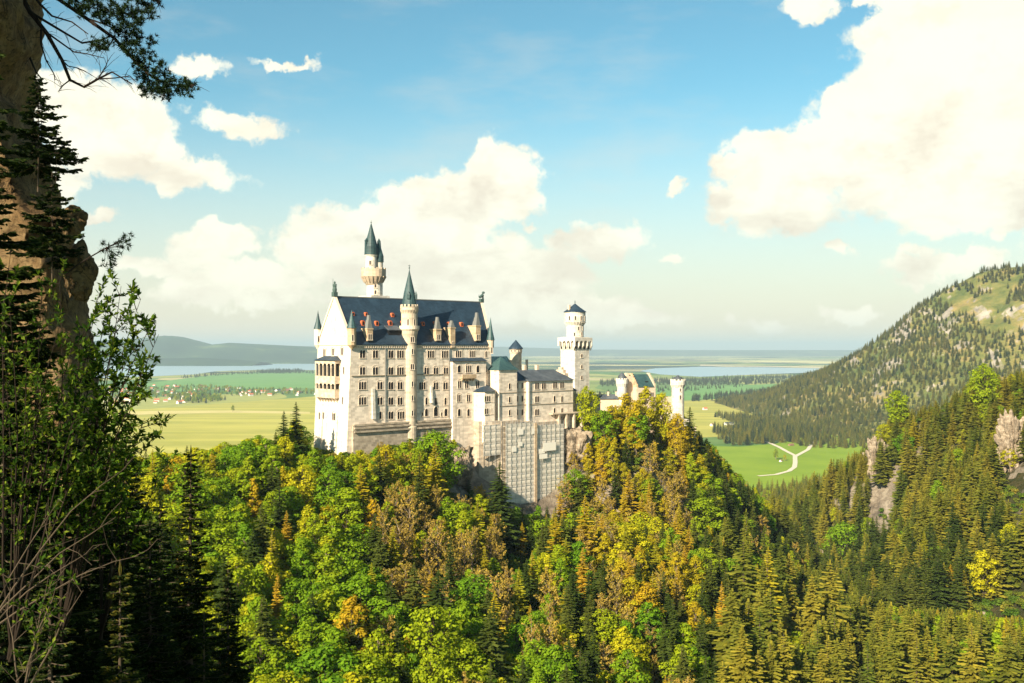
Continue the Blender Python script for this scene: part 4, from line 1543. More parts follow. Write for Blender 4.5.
m.add([(ga + .7, -.3, z0), (gb - .7, -.3, z0), (gb - .7, 9.3, z0), (ga + .7, 9.3, z0), (ga + .7, 4.5, z1), (gb - .7, 4.5, z1)], [(0, 3, 2, 1), (0, 1, 5, 4), (1, 2, 5), (2, 3, 4, 5), (3, 0, 4)])
m.build('roof', M_COPPER, gat)
for x0, mt in ((ga, M_SANDST), (gb - .7, M_BRICK)):  # stepped gables
    m = MB()
    for k in range(6):
        a = 4.5 * k / 6
        m.box(x0, x0 + .7, a, 9 - a, z0 + (z1 - z0) * k / 6 + .002 * k, z0 + (z1 - z0) * (k + 1) / 6 + .5 + .002)
    m.build('stepped_gable', mt, gat)
m = MB()
m.box(ga + 5, ga + 6.2, 1.4, 3, z0, z0 + 2.2)
m.build('roof_dormer', M_GLASS, gat)
m = MB()
m.box(ga - 3.3, ga - .004, 2.5, 7, 0, gz(376))
m.box(ga - 2.4, ga - 1.2, 3.5, 5, gz(376) + .002, gz(373))
m.build('stair_wing', M_BRICK, gat)
# bright lower front with arched door, and the terrace in front
wa, wb = G0.u(657.2), G0.u(669.5)
m = MB()
m.box(wa, wb, -7.0, -2.0, 0, gz(414.5, 383))
m.box(wb + .003, ug + 1.5, -5.0, -1.5, 0, gz(421, 383))
m.build('outer_gate', M_WHITE, gat)
m = MB()
m.box(gb + .003, ug, 2, 6, 0, gz(398))
m.build('link_wall', M_BRICK, gat)
m = MB()
um = (wa + wb) / 2
P = arch_pts(um, 1.5, gz(429.5, 381), gz(425, 381))
m.add([(x, -7.04, z) for x, z in P], [tuple(range(len(P)))])
m.box(um - 3.0, um - 2.3, -7.05, -6.99, gz(427, 381), gz(422, 381))
m.build('door', M_ORANGE, gat)
m = MB()
m.box(wa - 5, wb + 4.5, -11.5, -7.06, 0, gz(429.8, 379))
m.box(wa - 5, wb + 4.5, -11.5, -11.2, gz(429.8, 379) + .002, gz(429.8, 379) + .9)
m.build('terrace', M_BRICK, gat)
for px_, py_ in ((640, 397), (647, 397), (652, 397)):
    window(gat, G0.u(px_), 0, gz(py_), 2, .7, 1.8, 0, False)

# visitors on the terrace
def person_mesh():
    me = bpy.data.meshes.new('person')
    V = [(0, 0, .92), (0, 0, 1.2), (0, 0, 1.42), (0, 0, 1.5), (0, .02, 1.62), (0, .02, 1.72), (.2, 0, 1.4), (.27, .02, 1.13), (.26, -.1, .88), (-.2, 0, 1.4), (-.27, .02, 1.13), (-.26, -.1, .88),
         (.1, 0, .86), (.11, -.02, .48), (.11, .02, .08), (.11, -.16, .04), (-.1, 0, .86), (-.11, .04, .48), (-.11, .1, .08), (-.11, -.06, .04)]
    E = [(0, 1), (1, 2), (2, 3), (3, 4), (4, 5), (2, 6), (6, 7), (7, 8), (2, 9), (9, 10), (10, 11), (0, 12), (12, 13), (13, 14), (14, 15), (0, 16), (16, 17), (17, 18), (18, 19)]
    R = [.15, .14, .16, .07, .1, .09, .07, .05, .04, .07, .05, .04, .1, .07, .05, .05, .1, .07, .05, .05]
    me.from_pydata(V, E, [])
    o = bpy.data.objects.new('person', me)
    COL.objects.link(o)
    md = o.modifiers.new('skin', 'SKIN')
    for i, r in enumerate(R):
        me.skin_vertices[0].data[i].radius = (r, r * .8)
    me.skin_vertices[0].data[0].use_root = True
    sb = o.modifiers.new('sub', 'SUBSURF')
    sb.levels = sb.render_levels = 1
    dg = bpy.context.evaluated_depsgraph_get()
    out = bpy.data.meshes.new_from_object(o.evaluated_get(dg))
    bpy.data.objects.remove(o)
    bpy.data.meshes.remove(me)
    return out


def person_mat(name, shirt, trousers):
    def col(t):
        s = t.new('ShaderNodeSeparateXYZ')
        t.l.new(objco(t), s.inputs[0])
        c = t.ramp(t.math('MULTIPLY', s.outputs[2], .5), [(0, trousers), (.46, shirt), (.735, (.45, .27, .18)), (.84, (.06, .04, .03))], 'CONSTANT')
        return c
    return principled(name, col, .8, .2)


PM = person_mesh()
SH_ = [('red', (.5, .03, .03)), ('dark blue', (.03, .05, .16)), ('white', (.75, .72, .68)), ('orange', (.6, .2, .04)), ('black', (.02, .02, .022)), ('pink', (.6, .22, .24))]
zt_ = gz(429.8, 379)
for i, (cname, c) in enumerate(SH_):
    me = PM.copy()
    me.materials.clear()
    me.materials.append(person_mat('clothes_' + cname.replace(' ', '_'), c, (.03, .035, .06) if i % 2 else (.08, .07, .06)))
    o = bpy.data.objects.new('person', me)
    COL.objects.link(o)
    uu, vv = wa - 3.5 + i * 2.1, -9.2 - .9 * (i % 3) + .3
    q = G0.o + G0.d * uu + Vector((-G0.d.y, G0.d.x)) * vv
    o.location = (q.x, q.y, ZG + zt_)
    o.rotation_euler = (0, 0, i * 1.3)
    tag(o, 'visitor in a %s top standing on the gatehouse terrace' % cname, 'person', 'visitors on the gatehouse terrace')
# ------------------------------------------------------------------ the air
hm, ht, ho = material('haze_air')
pv = ht.new('ShaderNodeVolumePrincipled')
pv.inputs['Color'].default_value = (0.54, 0.70, 0.80, 1)
pv.inputs['Density'].default_value = 5.5e-5
pv.inputs['Anisotropy'].default_value = 0.0
ht.l.new(pv.outputs[0], ho.inputs['Volume'])
mb = MB()
mb.box(-47000, 47000, -4500, 62000, -206, 290)
haze = mb.build('haze', hm)
tag(haze, 'thin blue summer haze over the plain', 'haze', kind='stuff')
# ------------------------------------------------------------------ trees
def leaf_mat(name, stops, trans=0.35, var=0.35, rough=0.6):
    """leaves: hue differs from tree to tree (per object) and from spray to spray (per mesh island)"""
    m, t, o = material(name)
    oi = t.new('ShaderNodeObjectInfo')
    ge = t.new('ShaderNodeNewGeometry')
    k = t.math('ADD', t.math('MULTIPLY', oi.outputs['Random'], 1 - var), t.math('MULTIPLY', ge.outputs['Random Per Island'], var))
    c = t.ramp(k, stops)
    v = t.math('MULTIPLY_ADD', ge.outputs['Random Per Island'], 0.45, 0.78)
    c = t.mix(1.0, c, v, 'MULTIPLY')
    d = t.new('ShaderNodeBsdfDiffuse')
    t.l.new(c, d.inputs[0])
    tr = t.new('ShaderNodeBsdfTranslucent')
    t.l.new(t.mix(1.0, c, (1.15, 1.1, 0.6), 'MULTIPLY'), tr.inputs[0])
    mx = t.new('ShaderNodeMixShader')
    mx.inputs[0].default_value = trans
    t.l.new(d.outputs[0], mx.inputs[1])
    t.l.new(tr.outputs[0], mx.inputs[2])
    t.l.new(mx.outputs[0], o.inputs[0])
    return m


M_BARK = principled('tree_bark', lambda t: t.ramp(t.noise(objco(t), 2.0, 6), [(0.3, (0.035, 0.026, 0.018)), (0.7, (0.11, 0.082, 0.055))]), 0.95, 0.1)
M_PALEBARK = principled('pale_bark', lambda t: t.ramp(t.noise(objco(t), 2.0, 6), [(0.3, (0.12, 0.09, 0.06)), (0.7, (0.30, 0.23, 0.16))]), 0.95, 0.1)
M_SPRUCE = leaf_mat('spruce_needles', [(0.1, (0.075, 0.105, 0.014)), (0.5, (0.155, 0.155, 0.018)), (0.9, (0.24, 0.20, 0.022))], 0.15, 0.3)
M_DARKSPR = leaf_mat('dark_spruce_needles', [(0.1, (0.030, 0.050, 0.010)), (0.5, (0.052, 0.072, 0.012)), (0.9, (0.085, 0.095, 0.016))], 0.12, 0.3)
M_LARCH = leaf_mat('golden_larch_needles', [(0.1, (0.25, 0.25, 0.014)), (0.5, (0.36, 0.29, 0.016)), (0.9, (0.39, 0.25, 0.020))], 0.3, 0.2)
M_BEECH = leaf_mat('young_beech_leaves', [(0.05, (0.10, 0.215, 0.012)), (0.35, (0.18, 0.28, 0.012)), (0.7, (0.29, 0.33, 0.012)), (0.95, (0.45, 0.40, 0.014))], 0.38, 0.2)
M_MAPLE = leaf_mat('golden_maple_leaves', [(0.05, (0.32, 0.30, 0.012)), (0.5, (0.41, 0.32, 0.014)), (0.95, (0.43, 0.27, 0.018))], 0.38, 0.2)
M_BUD = leaf_mat('copper_buds', [(0.05, (0.28, 0.22, 0.035)), (0.5, (0.35, 0.24, 0.045)), (0.95, (0.40, 0.30, 0.045))], 0.3, 0.2)
M_SHRUB = leaf_mat('undergrowth_leaves', [(0.05, (0.048, 0.104, 0.013)), (0.5, (0.112, 0.160, 0.019)), (0.95, (0.240, 0.192, 0.029))], 0.3, 0.2)


def add_quad(V, Fc, c, a, b):
    o = len(V)
    V.extend([c - a - b, c + a - b, c + a + b, c - a + b])
    Fc.append((o, o + 1, o + 2, o + 3))


def mesh_from(name, V, Fc, mat):
    me = bpy.data.meshes.new(name)
    me.from_pydata([tuple(v) for v in V], [], Fc)
    me.materials.append(mat)
    me.update()
    return me


def rvec(r):
    while True:
        v = Vector((r.uniform(-1, 1), r.uniform(-1, 1), r.uniform(-1, 1)))
        if .05 < v.length < 1:
            return v.normalized()


def spruce_meshes(seed, mat, slim=.17, droop=.35, dens=1.0, bark=None):
    """unit height conifer; returns trunk mesh and crown mesh"""
    r = random.Random(seed)
    m = MB()
    lean = (r.uniform(-.01, .01), r.uniform(-.01, .01))
    m.tube([(0, 0, -.06), (lean[0] * .5, lean[1] * .5, .4), (lean[0], lean[1], .97)], [.017, .012, .002], 6)
    trunk = m.mesh('trunk', bark or M_BARK)
    V, Fc = [], []
    z = r.uniform(.07, .14)
    while z < .985:
        t = (z - .08) / .92
        R = slim * (1 - t) ** .82 * (1.0 - .25 * max(0, .12 - t) / .12) + .006
        nb = max(4, int((6 + 5 * (1 - t)) * dens))
        ph = r.uniform(0, 6.28)
        for k in range(nb):
            if r.random() < .08:
                continue
            a = ph + 6.283 * k / nb + r.uniform(-.25, .25)
            L = R * r.uniform(.5, 1.22)
            zj = r.uniform(-.016, .016) * (1.2 - t)
            d = Vector((math.cos(a), math.sin(a), 0))
            side = Vector((-d.y, d.x, 0))
            ns = max(2, int(round(L / .036)))
            dz = -droop * (1 - t * .8) * r.uniform(.6, 1.3)
            for s in range(ns):
                q = (s + .6) / ns
                c = Vector((0, 0, z + zj)) + d * (L * q) + Vector((0, 0, dz * L * q * (1 - .45 * q) + r.uniform(-.004, .004)))
                wd = (L * .30 * (1.1 - q * .75) + .006) * r.uniform(.7, 1.2)
                ln = L / ns * .62
                for sg in (-1, 1):
                    tilt = Vector((0, 0, -.55 - r.uniform(0, .5)))
                    sd = (side * sg + tilt * .6 + d * .35).normalized() * wd * .5
                    add_quad(V, Fc, c + sd * .9, d * ln + Vector((0, 0, dz * .25 * ln)), sd)
        z += (.014 + .012 * (1 - t)) * r.uniform(.8, 1.2) / (dens ** .5)
    for k in range(4):
        a = k * 1.57
        add_quad(V, Fc, Vector((0, 0, .985)), Vector((math.cos(a), math.sin(a), 0)) * .006, Vector((0, 0, .018)))
    return trunk, mesh_from('crown', V, Fc, mat)


def broad_meshes(seed, mat, w=.30, base=.22, nl=34, per=150, leaf=.0135, bark=None, cone=0.0, open_=0.0):
    """unit height broadleaf tree with limbs and a ragged crown of leaf sprays"""
    r = random.Random(seed)
    m = MB()
    bend = Vector((r.uniform(-.03, .03), r.uniform(-.03, .03), 0))
    m.tube([(0, 0, -.06), bend * .3 + Vector((0, 0, .2)), bend + Vector((0, 0, .5)), bend * 1.3 + Vector((0, 0, .86))], [.021, .016, .010, .002], 7)
    V, Fc = [], []
    for i in range(nl):
        t = (i + r.random()) / nl
        z = base + (1 - base) * t ** .9 * .93
        prof = math.sin(math.pi * min(1, (.16 + .84 * t)) ** (1.15 - .45 * cone)) ** .7 if t < .999 else .2
        prof = prof * (1 - cone * t * .6)
        a = i * 2.4 + r.uniform(-.5, .5)
        rr = w * prof * r.uniform(.35, .95)
        c = Vector((rr * math.cos(a), rr * math.sin(a), z)) + bend * z
        lr = (w * .38) * r.uniform(.6, 1.2) * (.55 + .45 * prof)
        z0 = max(base * .8, z - rr * .9 - .06)
        m.tube([bend * z0 + Vector((0, 0, z0)), bend * z + Vector((rr * .5 * math.cos(a), rr * .5 * math.sin(a), (z0 + z) / 2 + .01)), c + Vector((0, 0, .01))], [.0075, .005, .0015], 4, cap=False)
        n = int(per * (lr / (w * .38)) ** 2 * (1 - open_) * r.uniform(.75, 1.2))
        for k in range(n):
            v = rvec(r)
            if v.z < -.35 and r.random() < .6:
                v.z = -v.z
            q = r.uniform(.45, 1.08)
            p = c + Vector((v.x * lr * 1.12, v.y * lr * 1.12, v.z * lr * .72)) * q
            nrm = (v * 1.0 + Vector((0, 0, .45)) + rvec(r) * .5).normalized()
            ax = nrm.cross(rvec(r)).normalized()
            bx = nrm.cross(ax)
            s = leaf * r.uniform(.55, 1.35)
            add_quad(V, Fc, p, ax * s, bx * s * r.uniform(.45, .8))
    return m.mesh('trunk', bark or M_BARK), mesh_from('crown', V, Fc, mat)


def bare_meshes(seed, mat, leaves=900, leaf=.010, w=.24):
    """tree just breaking bud: fine upward limbs with a thin veil of copper buds"""
    r = random.Random(seed)
    m = MB()
    V, Fc = [], []
    m.tube([(0, 0, -.06), (.004, .003, .4), (.0, .008, .92)], [.015, .011, .002], 6)
    tips = []
    for i in range(26):
        z0 = .28 + .62 * (i / 26) + r.uniform(-.02, .02)
        a = i * 2.4 + r.uniform(-.4, .4)
        L = w * (1 - .55 * (z0 - .28) / .65) * r.uniform(.7, 1.15)
        d = Vector((math.cos(a), math.sin(a), r.uniform(.5, 1.0))).normalized()
        p0 = Vector((0, .004, z0))
        p1 = p0 + d * L * .55 + Vector((0, 0, .02))
        p2 = p0 + d * L + Vector((0, 0, .06))
        m.tube([p0, p1, p2], [.0055, .0035, .001], 4, cap=False)
        for k in range(5):
            q = r.uniform(.3, 1)
            b = p0.lerp(p2, q)
            e = b + (d * .5 + rvec(r) * .7 + Vector((0, 0, .4))) * L * .38
            m.tube([b, e], [.0022, .0007], 3, cap=False)
            tips.append((b, e))
    for k in range(leaves):
        b, e = r.choice(tips)
        p = b.lerp(e, r.uniform(.2, 1.1)) + rvec(r) * .018
        nrm = rvec(r)
        ax = nrm.cross(rvec(r)).normalized()
        s = leaf * r.uniform(.5, 1.3)
        add_quad(V, Fc, p, ax * s, nrm.cross(ax) * s * .7)
    return m.mesh('trunk', M_PALEBARK), mesh_from('crown', V, Fc, mat)


def shrub_mesh(seed, mat):
    r = random.Random(seed)
    V, Fc = [], []
    for i in range(9):
        a, rr = r.uniform(0, 6.28), r.uniform(0, .5)
        c = Vector((rr * math.cos(a), rr * math.sin(a), r.uniform(.15, .55)))
        for k in range(46):
            v = rvec(r)
            p = c + Vector((v.x * .34, v.y * .34, abs(v.z) * .36)) * r.uniform(.4, 1.05)
            nrm = (v + Vector((0, 0, .7)) + rvec(r) * .6).normalized()
            ax = nrm.cross(rvec(r)).normalized()
            s = r.uniform(.05, .12)
            add_quad(V, Fc, p, ax * s, nrm.cross(ax) * s * .6)
    return mesh_from('shrub', V, Fc, mat)


KIND = {
    'spruce': [spruce_meshes(11 + i, M_SPRUCE, sl, dr, de) for i, (sl, dr, de) in enumerate(((.165, .38, 1), (.20, .55, .85), (.14, .30, .8), (.185, .45, 1.05), (.23, .60, .75), (.12, .5, .7)))],
    'darkspruce': [spruce_meshes(31 + i, M_DARKSPR, sl, dr, de) for i, (sl, dr, de) in enumerate(((.17, .42, 1), (.21, .55, .85), (.14, .35, .8)))],
    'larch': [spruce_meshes(51 + i, M_LARCH, .19, .15, .8, M_PALEBARK) for i in range(3)],
    'beech': [broad_meshes(71 + i, M_BEECH, w_, b_, n_l, 165, .0125, M_PALEBARK if i % 2 else None, c_) for i, (w_, b_, n_l, c_) in enumerate(((.30, .16, 36, 0), (.23, .22, 34, .5), (.26, .28, 30, .2), (.21, .18, 36, .75), (.33, .14, 38, .1), (.24, .34, 26, .35)))],
    'maple': [broad_meshes(91 + i, M_MAPLE, w_, .2, 30, 165, .0122, M_PALEBARK, c_) for i, (w_, c_) in enumerate(((.27, .35), (.21, .7), (.24, .2)))],
    'bare': [bare_meshes(111 + i, M_BUD, 1000 + 250 * i) for i in range(3)],
}
TREE_NAME = {'spruce': ('spruce_tree', 'spruce'), 'darkspruce': ('spruce_tree', 'spruce'), 'larch': ('larch_tree', 'larch'),
             'beech': ('beech_tree', 'beech'), 'maple': ('maple_tree', 'maple'), 'bare': ('budding_tree', 'tree')}


def add_tree(kind, x, y, z, H, label, group, rz=0.0, wide=1.0, var=0):
    name, cat = TREE_NAME[kind]
    e = empty(name, (x, y, z), rz, label, cat, group)
    e.scale = (H * wide, H * wide, H)
    tr, cr = KIND[kind][var % len(KIND[kind])]
    for nm, me in (('trunk', tr), ('crown', cr)):
        o = bpy.data.objects.new(nm, me)
        COL.objects.link(o)
        o.parent = e
    return e


# skylines that the trees keep below (measured), castle hill and right-hand ridge
HILL_SKY = np.array([(-60, 430), (150, 447), (200, 441), (240, 434), (262, 430), (276, 424), (284, 408), (297, 402), (306, 418), (314, 442), (322, 445), (340, 449), (352, 446), (362, 440), (376, 437), (390, 440), (400, 436),
                     (425, 424), (440, 424), (455, 432), (470, 452), (484, 474), (500, 486), (512, 497), (525, 503), (546, 499), (556, 474), (566, 455), (574, 438), (580, 420), (600, 410), (612, 402), (622, 396), (640, 390), (660, 384), (672, 402),
                     (690, 410), (700, 425), (715, 440), (735, 465), (760, 485), (790, 530), (815, 560), (900, 600), (1100, 620)], float)
RIDGE_SKY = np.array([(760, 476), (868, 442), (878, 424), (890, 402), (902, 390), (915, 405), (940, 396), (960, 381), (975, 366), (985, 362), (1000, 374), (1024, 362), (1100, 350)], float)
CLEAR = [(868, 892, 436, 502, 525), (1004, 1040, 412, 486, 428), (498, 554, 380, 492, 330), (505, 522, 522, 552, 300), (452, 470, 436, 492, 312),
         (562, 588, 428, 452, 330), (655, 672, 410, 431, 372), (325, 350, 415, 446, 290), (672, 690, 405, 412, 372)]

rng = np.random.default_rng(7)


def scatter(x0, x1, y0, y1, step):
    gx, gy = np.meshgrid(np.arange(x0, x1, step), np.arange(y0, y1, step))
    gx = gx + (np.arange(gx.shape[0]) % 2)[:, None] * step * .5
    gx = (gx + rng.uniform(-.42, .42, gx.shape) * step).ravel()
    gy = (gy + rng.uniform(-.42, .42, gy.shape) * step).ravel()
    return gx, gy


def seen(x, y, z, clearance=7.0, n=26):
    """is the point above the ground (plus some canopy) all along the line from the camera"""
    ok = np.ones(len(x), bool)
    for k in np.linspace(.35, .95, n):
        h = ground_h(x * k, y * k)
        ok &= (z * k > h + clearance * (k < .9))
    return ok


TREES = []      # kind, x, y, z, H, px, py_top, zone, wide


def zone_pick(px, py, X, Y):
    r = rng.random()
    if X > 115 and Y > 330 or (px > 835 and Y > 330):
        if Y > 640:
            return ('spruce' if r < .9 else 'beech'), 'apron'
        if py > 530 and r < .5:
            return 'darkspruce', 'ravine'
        if r < .86:
            return 'spruce', 'ridge'
        return ('beech' if r < .95 else 'larch'), 'ridge'
    if px > 720 and py > 470:
        if py > 585 or X > 60 and Y < 330:
            if r < .62:
                return 'spruce', 'ravine'
            if r < .76:
                return 'darkspruce', 'ravine'
            return ('beech' if r < .92 else 'larch'), 'ravine'
        return ('darkspruce' if r < .6 else 'beech' if r < .9 else 'bare'), 'flank'
    if 690 < px <= 800:
        return ('darkspruce' if r < .5 else 'beech' if r < .85 else 'maple'), 'flank'
    if 595 <= px <= 700:
        if py < 460:
            return ('maple' if r < .6 else 'larch' if r < .8 else 'darkspruce' if r < .9 else 'beech'), 'spur'
        if py > 610:
            return ('beech' if r < .34 else 'larch' if r < .56 else 'bare' if r < .8 else 'darkspruce'), 'spur'
        return ('maple' if r < .36 else 'larch' if r < .58 else 'bare' if r < .8 else 'beech' if r < .9 else 'darkspruce'), 'spur'
    if px < 372:
        if py < 470:
            return ('beech' if r < .86 else 'darkspruce' if r < .96 else 'maple'), 'shoulder'
        return ('beech' if r < .80 else 'maple' if r < .84 else 'larch' if r < .88 else 'darkspruce'), 'shoulder'
    if py > 610 and px < 560:
        return ('beech' if r < .62 else 'darkspruce' if r < .82 else 'larch' if r < .9 else 'bare'), 'foot'
    if 385 < px < 500 and 480 < py < 610:
        return ('bare' if r < .62 else 'larch' if r < .72 else 'beech' if r < .88 else 'darkspruce'), 'rockfoot'
    return ('beech' if r < .32 else 'darkspruce' if r < .62 else 'larch' if r < .80 else 'bare' if r < .92 else 'maple'), 'rockfoot'


HR = {'spruce': (13, 26), 'darkspruce': (12, 22), 'larch': (11, 20), 'beech': (9, 18), 'maple': (9, 17), 'bare': (10, 18)}
WIDE = {'spruce': 1.22, 'darkspruce': 1.2, 'beech': 1.1, 'maple': .95, 'bare': .95}
for (bx0, bx1, by0, by1, st) in ((-135, 150, 150, 470, 4.9), (105, 330, 200, 470, 5.6), (120, 430, 470, 760, 6.4), (150, 520, 760, 1320, 9.5), (-60, 110, 470, 700, 8.0)):
    gx, gy = scatter(bx0, bx1, by0, by1, st)
    keep = (np.abs(gx / gy * F) < 560)
    gx, gy = gx[keep], gy[keep]
    gz_h = ground_h(gx, gy)
    keep = gz_h > PLAIN + 3
    gx, gy, gz_h = gx[keep], gy[keep], gz_h[keep]
    vis = seen(gx, gy, gz_h + 12)
    for x, y, z, v in zip(gx, gy, gz_h, vis):
        px, py = proj(x, y, z + 11)
        if not v or py > 730:
            continue
        # keep the castle's own ground clear
        du = (Vector((x, y)) - A0.o)
        uu, vv = du.dot(DU), du.dot(DN)
        if -3 < uu < 62 and -2.2 < vv < 30:
            continue
        dk = (Vector((x, y)) - K0.o)
        uk, vk = dk.dot(DU), dk.dot(DN)
        if -2 < uk < 50 and -4.6 < vk < 18:
            continue
        if math.hypot(x - 26, y - 378) < 9:
            continue
        dgv = Vector((x, y)) - G0.o
        ug_, vg_ = dgv.dot(G0.d), dgv.dot(Vector((-G0.d.y, G0.d.x)))
        if -2 < ug_ < 29 and -13 < vg_ < 11:
            continue
        kind, zone = zone_pick(px, py, x, y)
        lo, hi = HR[kind]
        H = rng.uniform(lo, hi)
        if zone == 'ravine':
            H *= 1.25
        if zone in ('foot', 'shoulder') and y < 230:
            H *= 1.1
        skyl = RIDGE_SKY if (x > 115 and y > 330 or y > 470) else HILL_SKY
        if y > 470 and x < 115:
            continue
        wpx = H * .16 * F / y
        lim = np.interp([px - wpx, px, px + wpx], skyl[:, 0], skyl[:, 1]).max() + (abs(rng.normal(0, 5)) if y < 470 else rng.uniform(0, 6))
        ztop = -(lim - HORIZON) / F * y
        if z + H > ztop:
            H = ztop - z
        if H < 4.0 or (kind in ('spruce', 'larch', 'darkspruce') and H < 5):
            continue
        ptop, pbot = proj(x, y, z + H)[1], proj(x, y, z)[1]
        bad = False
        for (a, b, c, d, Yr) in CLEAR:
            if a - wpx * .8 < px < b + wpx * .8 and y < Yr and ptop < d and pbot > c:
                bad = True
                break
        if bad or ptop > 700:
            continue
        TREES.append((kind, x, y, z - .3, H, px, ptop, zone, WIDE.get(kind, 1.0) * rng.uniform(.8, 1.3)))

ZTXT = {'ridge': 'on the steep slope right of the gorge', 'apron': 'on the low wooded slope above the meadow', 'ravine': 'in the dark gorge at the lower right', 'flank': 'on the shaded flank below the gatehouse',
        'spur': 'on the rocky spur below the gatehouse', 'shoulder': 'on the bright wooded shoulder left of the palace', 'foot': 'at the lower edge under the castle rock', 'rockfoot': 'on the rock under the long palace front'}
KTXT = {'spruce': 'olive green spruce', 'darkspruce': 'dark green spruce', 'larch': 'golden needled larch', 'beech': 'fresh green beech', 'maple': 'golden yellow maple', 'bare': 'copper coloured budding tree'}

# trees that stand out
HERO = [
    ('beech', 585.5, 384, 25.0, 356, 'round mid green tree standing in front of the square tower foot', .8),
    ('maple', 646, 383, 31.0, 364, 'large golden yellow tree hiding most of the gatehouse', 1.05),
    ('maple', 628, 391, 31.0, 360, 'golden yellow tree just left of the gatehouse gable', 1.1),
    ('maple', 611, 404, 27.0, 356, 'orange yellow tree left of the gatehouse round tower', 1.2),
    ('maple', 635, 400, 27.0, 352, 'yellow tree in front of the two big golden ones', 1.0),
    ('beech', 604, 408, 24.0, 350, 'green yellow tree below the connecting wing', 1.1),
    ('beech', 662, 390, 28.0, 368, 'green yellow tree between the gatehouse gable and the gate tower', .62),
    ('maple', 676, 411, 18.0, 366, 'small golden tree hiding the foot of the gate tower', .9),
    ('darkspruce', 690, 407, 17.0, 376, 'dark spruce right beside the crenellated gate tower', 1.2),
    ('darkspruce', 296, 402, 17.0, 292, 'pair topping dark spruce beside the palace gable foot', 1.1),
    ('darkspruce', 284, 411, 15.0, 288, 'shorter dark spruce left of the palace gable', 1.1),
    ('larch', 585, 496, 15.0, 290, 'slim bright yellow green tree alone below the scaffold', 1.2),
    ('spruce', 830, 560, 27.0, 285, 'tallest sunlit spruce at the lower right', 1.15),
    ('spruce', 812, 575, 26.0, 272, 'tall sunlit spruce left of the tallest one', 1.15),
    ('larch', 768, 547, 22.0, 275, 'narrow golden conifer standing in the dark gorge', 1.0),
    ('beech', 984, 548, 22.0, 330, 'round yellow green broadleaf tree on the lower right slope', 1.0),
    ('beech', 897, 388, 22.0, 545, 'bright yellow green tree crowning the ridge left end', 1.0),
    ('beech', 983, 361, 26.0, 500, 'tall bright green tree topping the right ridge', .9),
    ('beech', 845, 520, 18.0, 480, 'bright green broadleaf tree among spruces in the gorge mouth', 1.1),
    ('beech', 432, 602, 22.0, 205, 'large bright lime green tree at the lower middle', 1.1),
    ('beech', 462, 600, 20.0, 215, 'lime green tree right of the largest lime tree', 1.0),
    ('maple', 350, 592, 19.0, 200, 'yellow topped broadleaf tree at the lower left middle', 1.0),
    ('larch', 435, 440, 15.0, 284, 'orange tinted larch in front of the palace base', 1.0),
    ('maple', 385, 442, 13.0, 284, 'bright yellow tree under the palace front', 1.0),
    ('darkspruce', 500, 462, 19.0, 300, 'dark spruce standing against the scaffold foot', 1.3),
    ('beech', 437, 428, 13.0, 296, 'dense bushy tree against the palace plinth', 1.2),
]
ind = {}
for kind, px, pt, H, Y, label, wd in HERO:
    x, zt_ = (px - 512) / F * Y, -(pt - HORIZON) / F * Y
    g = hz(x, Y)
    H = max(zt_ - g, 5.0)
    add_tree(kind, x, Y, zt_ - H - .3, H + .3, label, None, rng.uniform(0, 6.28), wd if H > 14 else wd * 1.1, int(rng.integers(5)))
    ind[TREE_NAME[kind][0]] = ind.get(TREE_NAME[kind][0], 0) + 1

TREES.sort(key=lambda q: -q[4] / q[2])
REST = []
LIMIT = {'spruce_tree': 285, 'beech_tree': 285, 'larch_tree': 285, 'maple_tree': 285, 'budding_tree': 285}
SRC = {}
for (kind, x, y, z, H, px, pt, zone, wd) in TREES:
    nm = TREE_NAME[kind][0]
    vi = int(rng.integers(60)) % len(KIND[kind])
    if ind.get(nm, 0) < LIMIT[nm]:
        ind[nm] = ind.get(nm, 0) + 1
        e = add_tree(kind, x, y, z, H, KTXT[kind] + ' ' + ZTXT[zone], KTXT[kind] + ' ' + zone, rng.uniform(0, 6.28), wd, vi)
        SRC.setdefault((kind, vi), e)
    else:
        REST.append((kind, vi, x, y, z, H, wd))


def child(e, nm):
    return [c for c in e.children if c.name.split('.')[0] == nm][0]


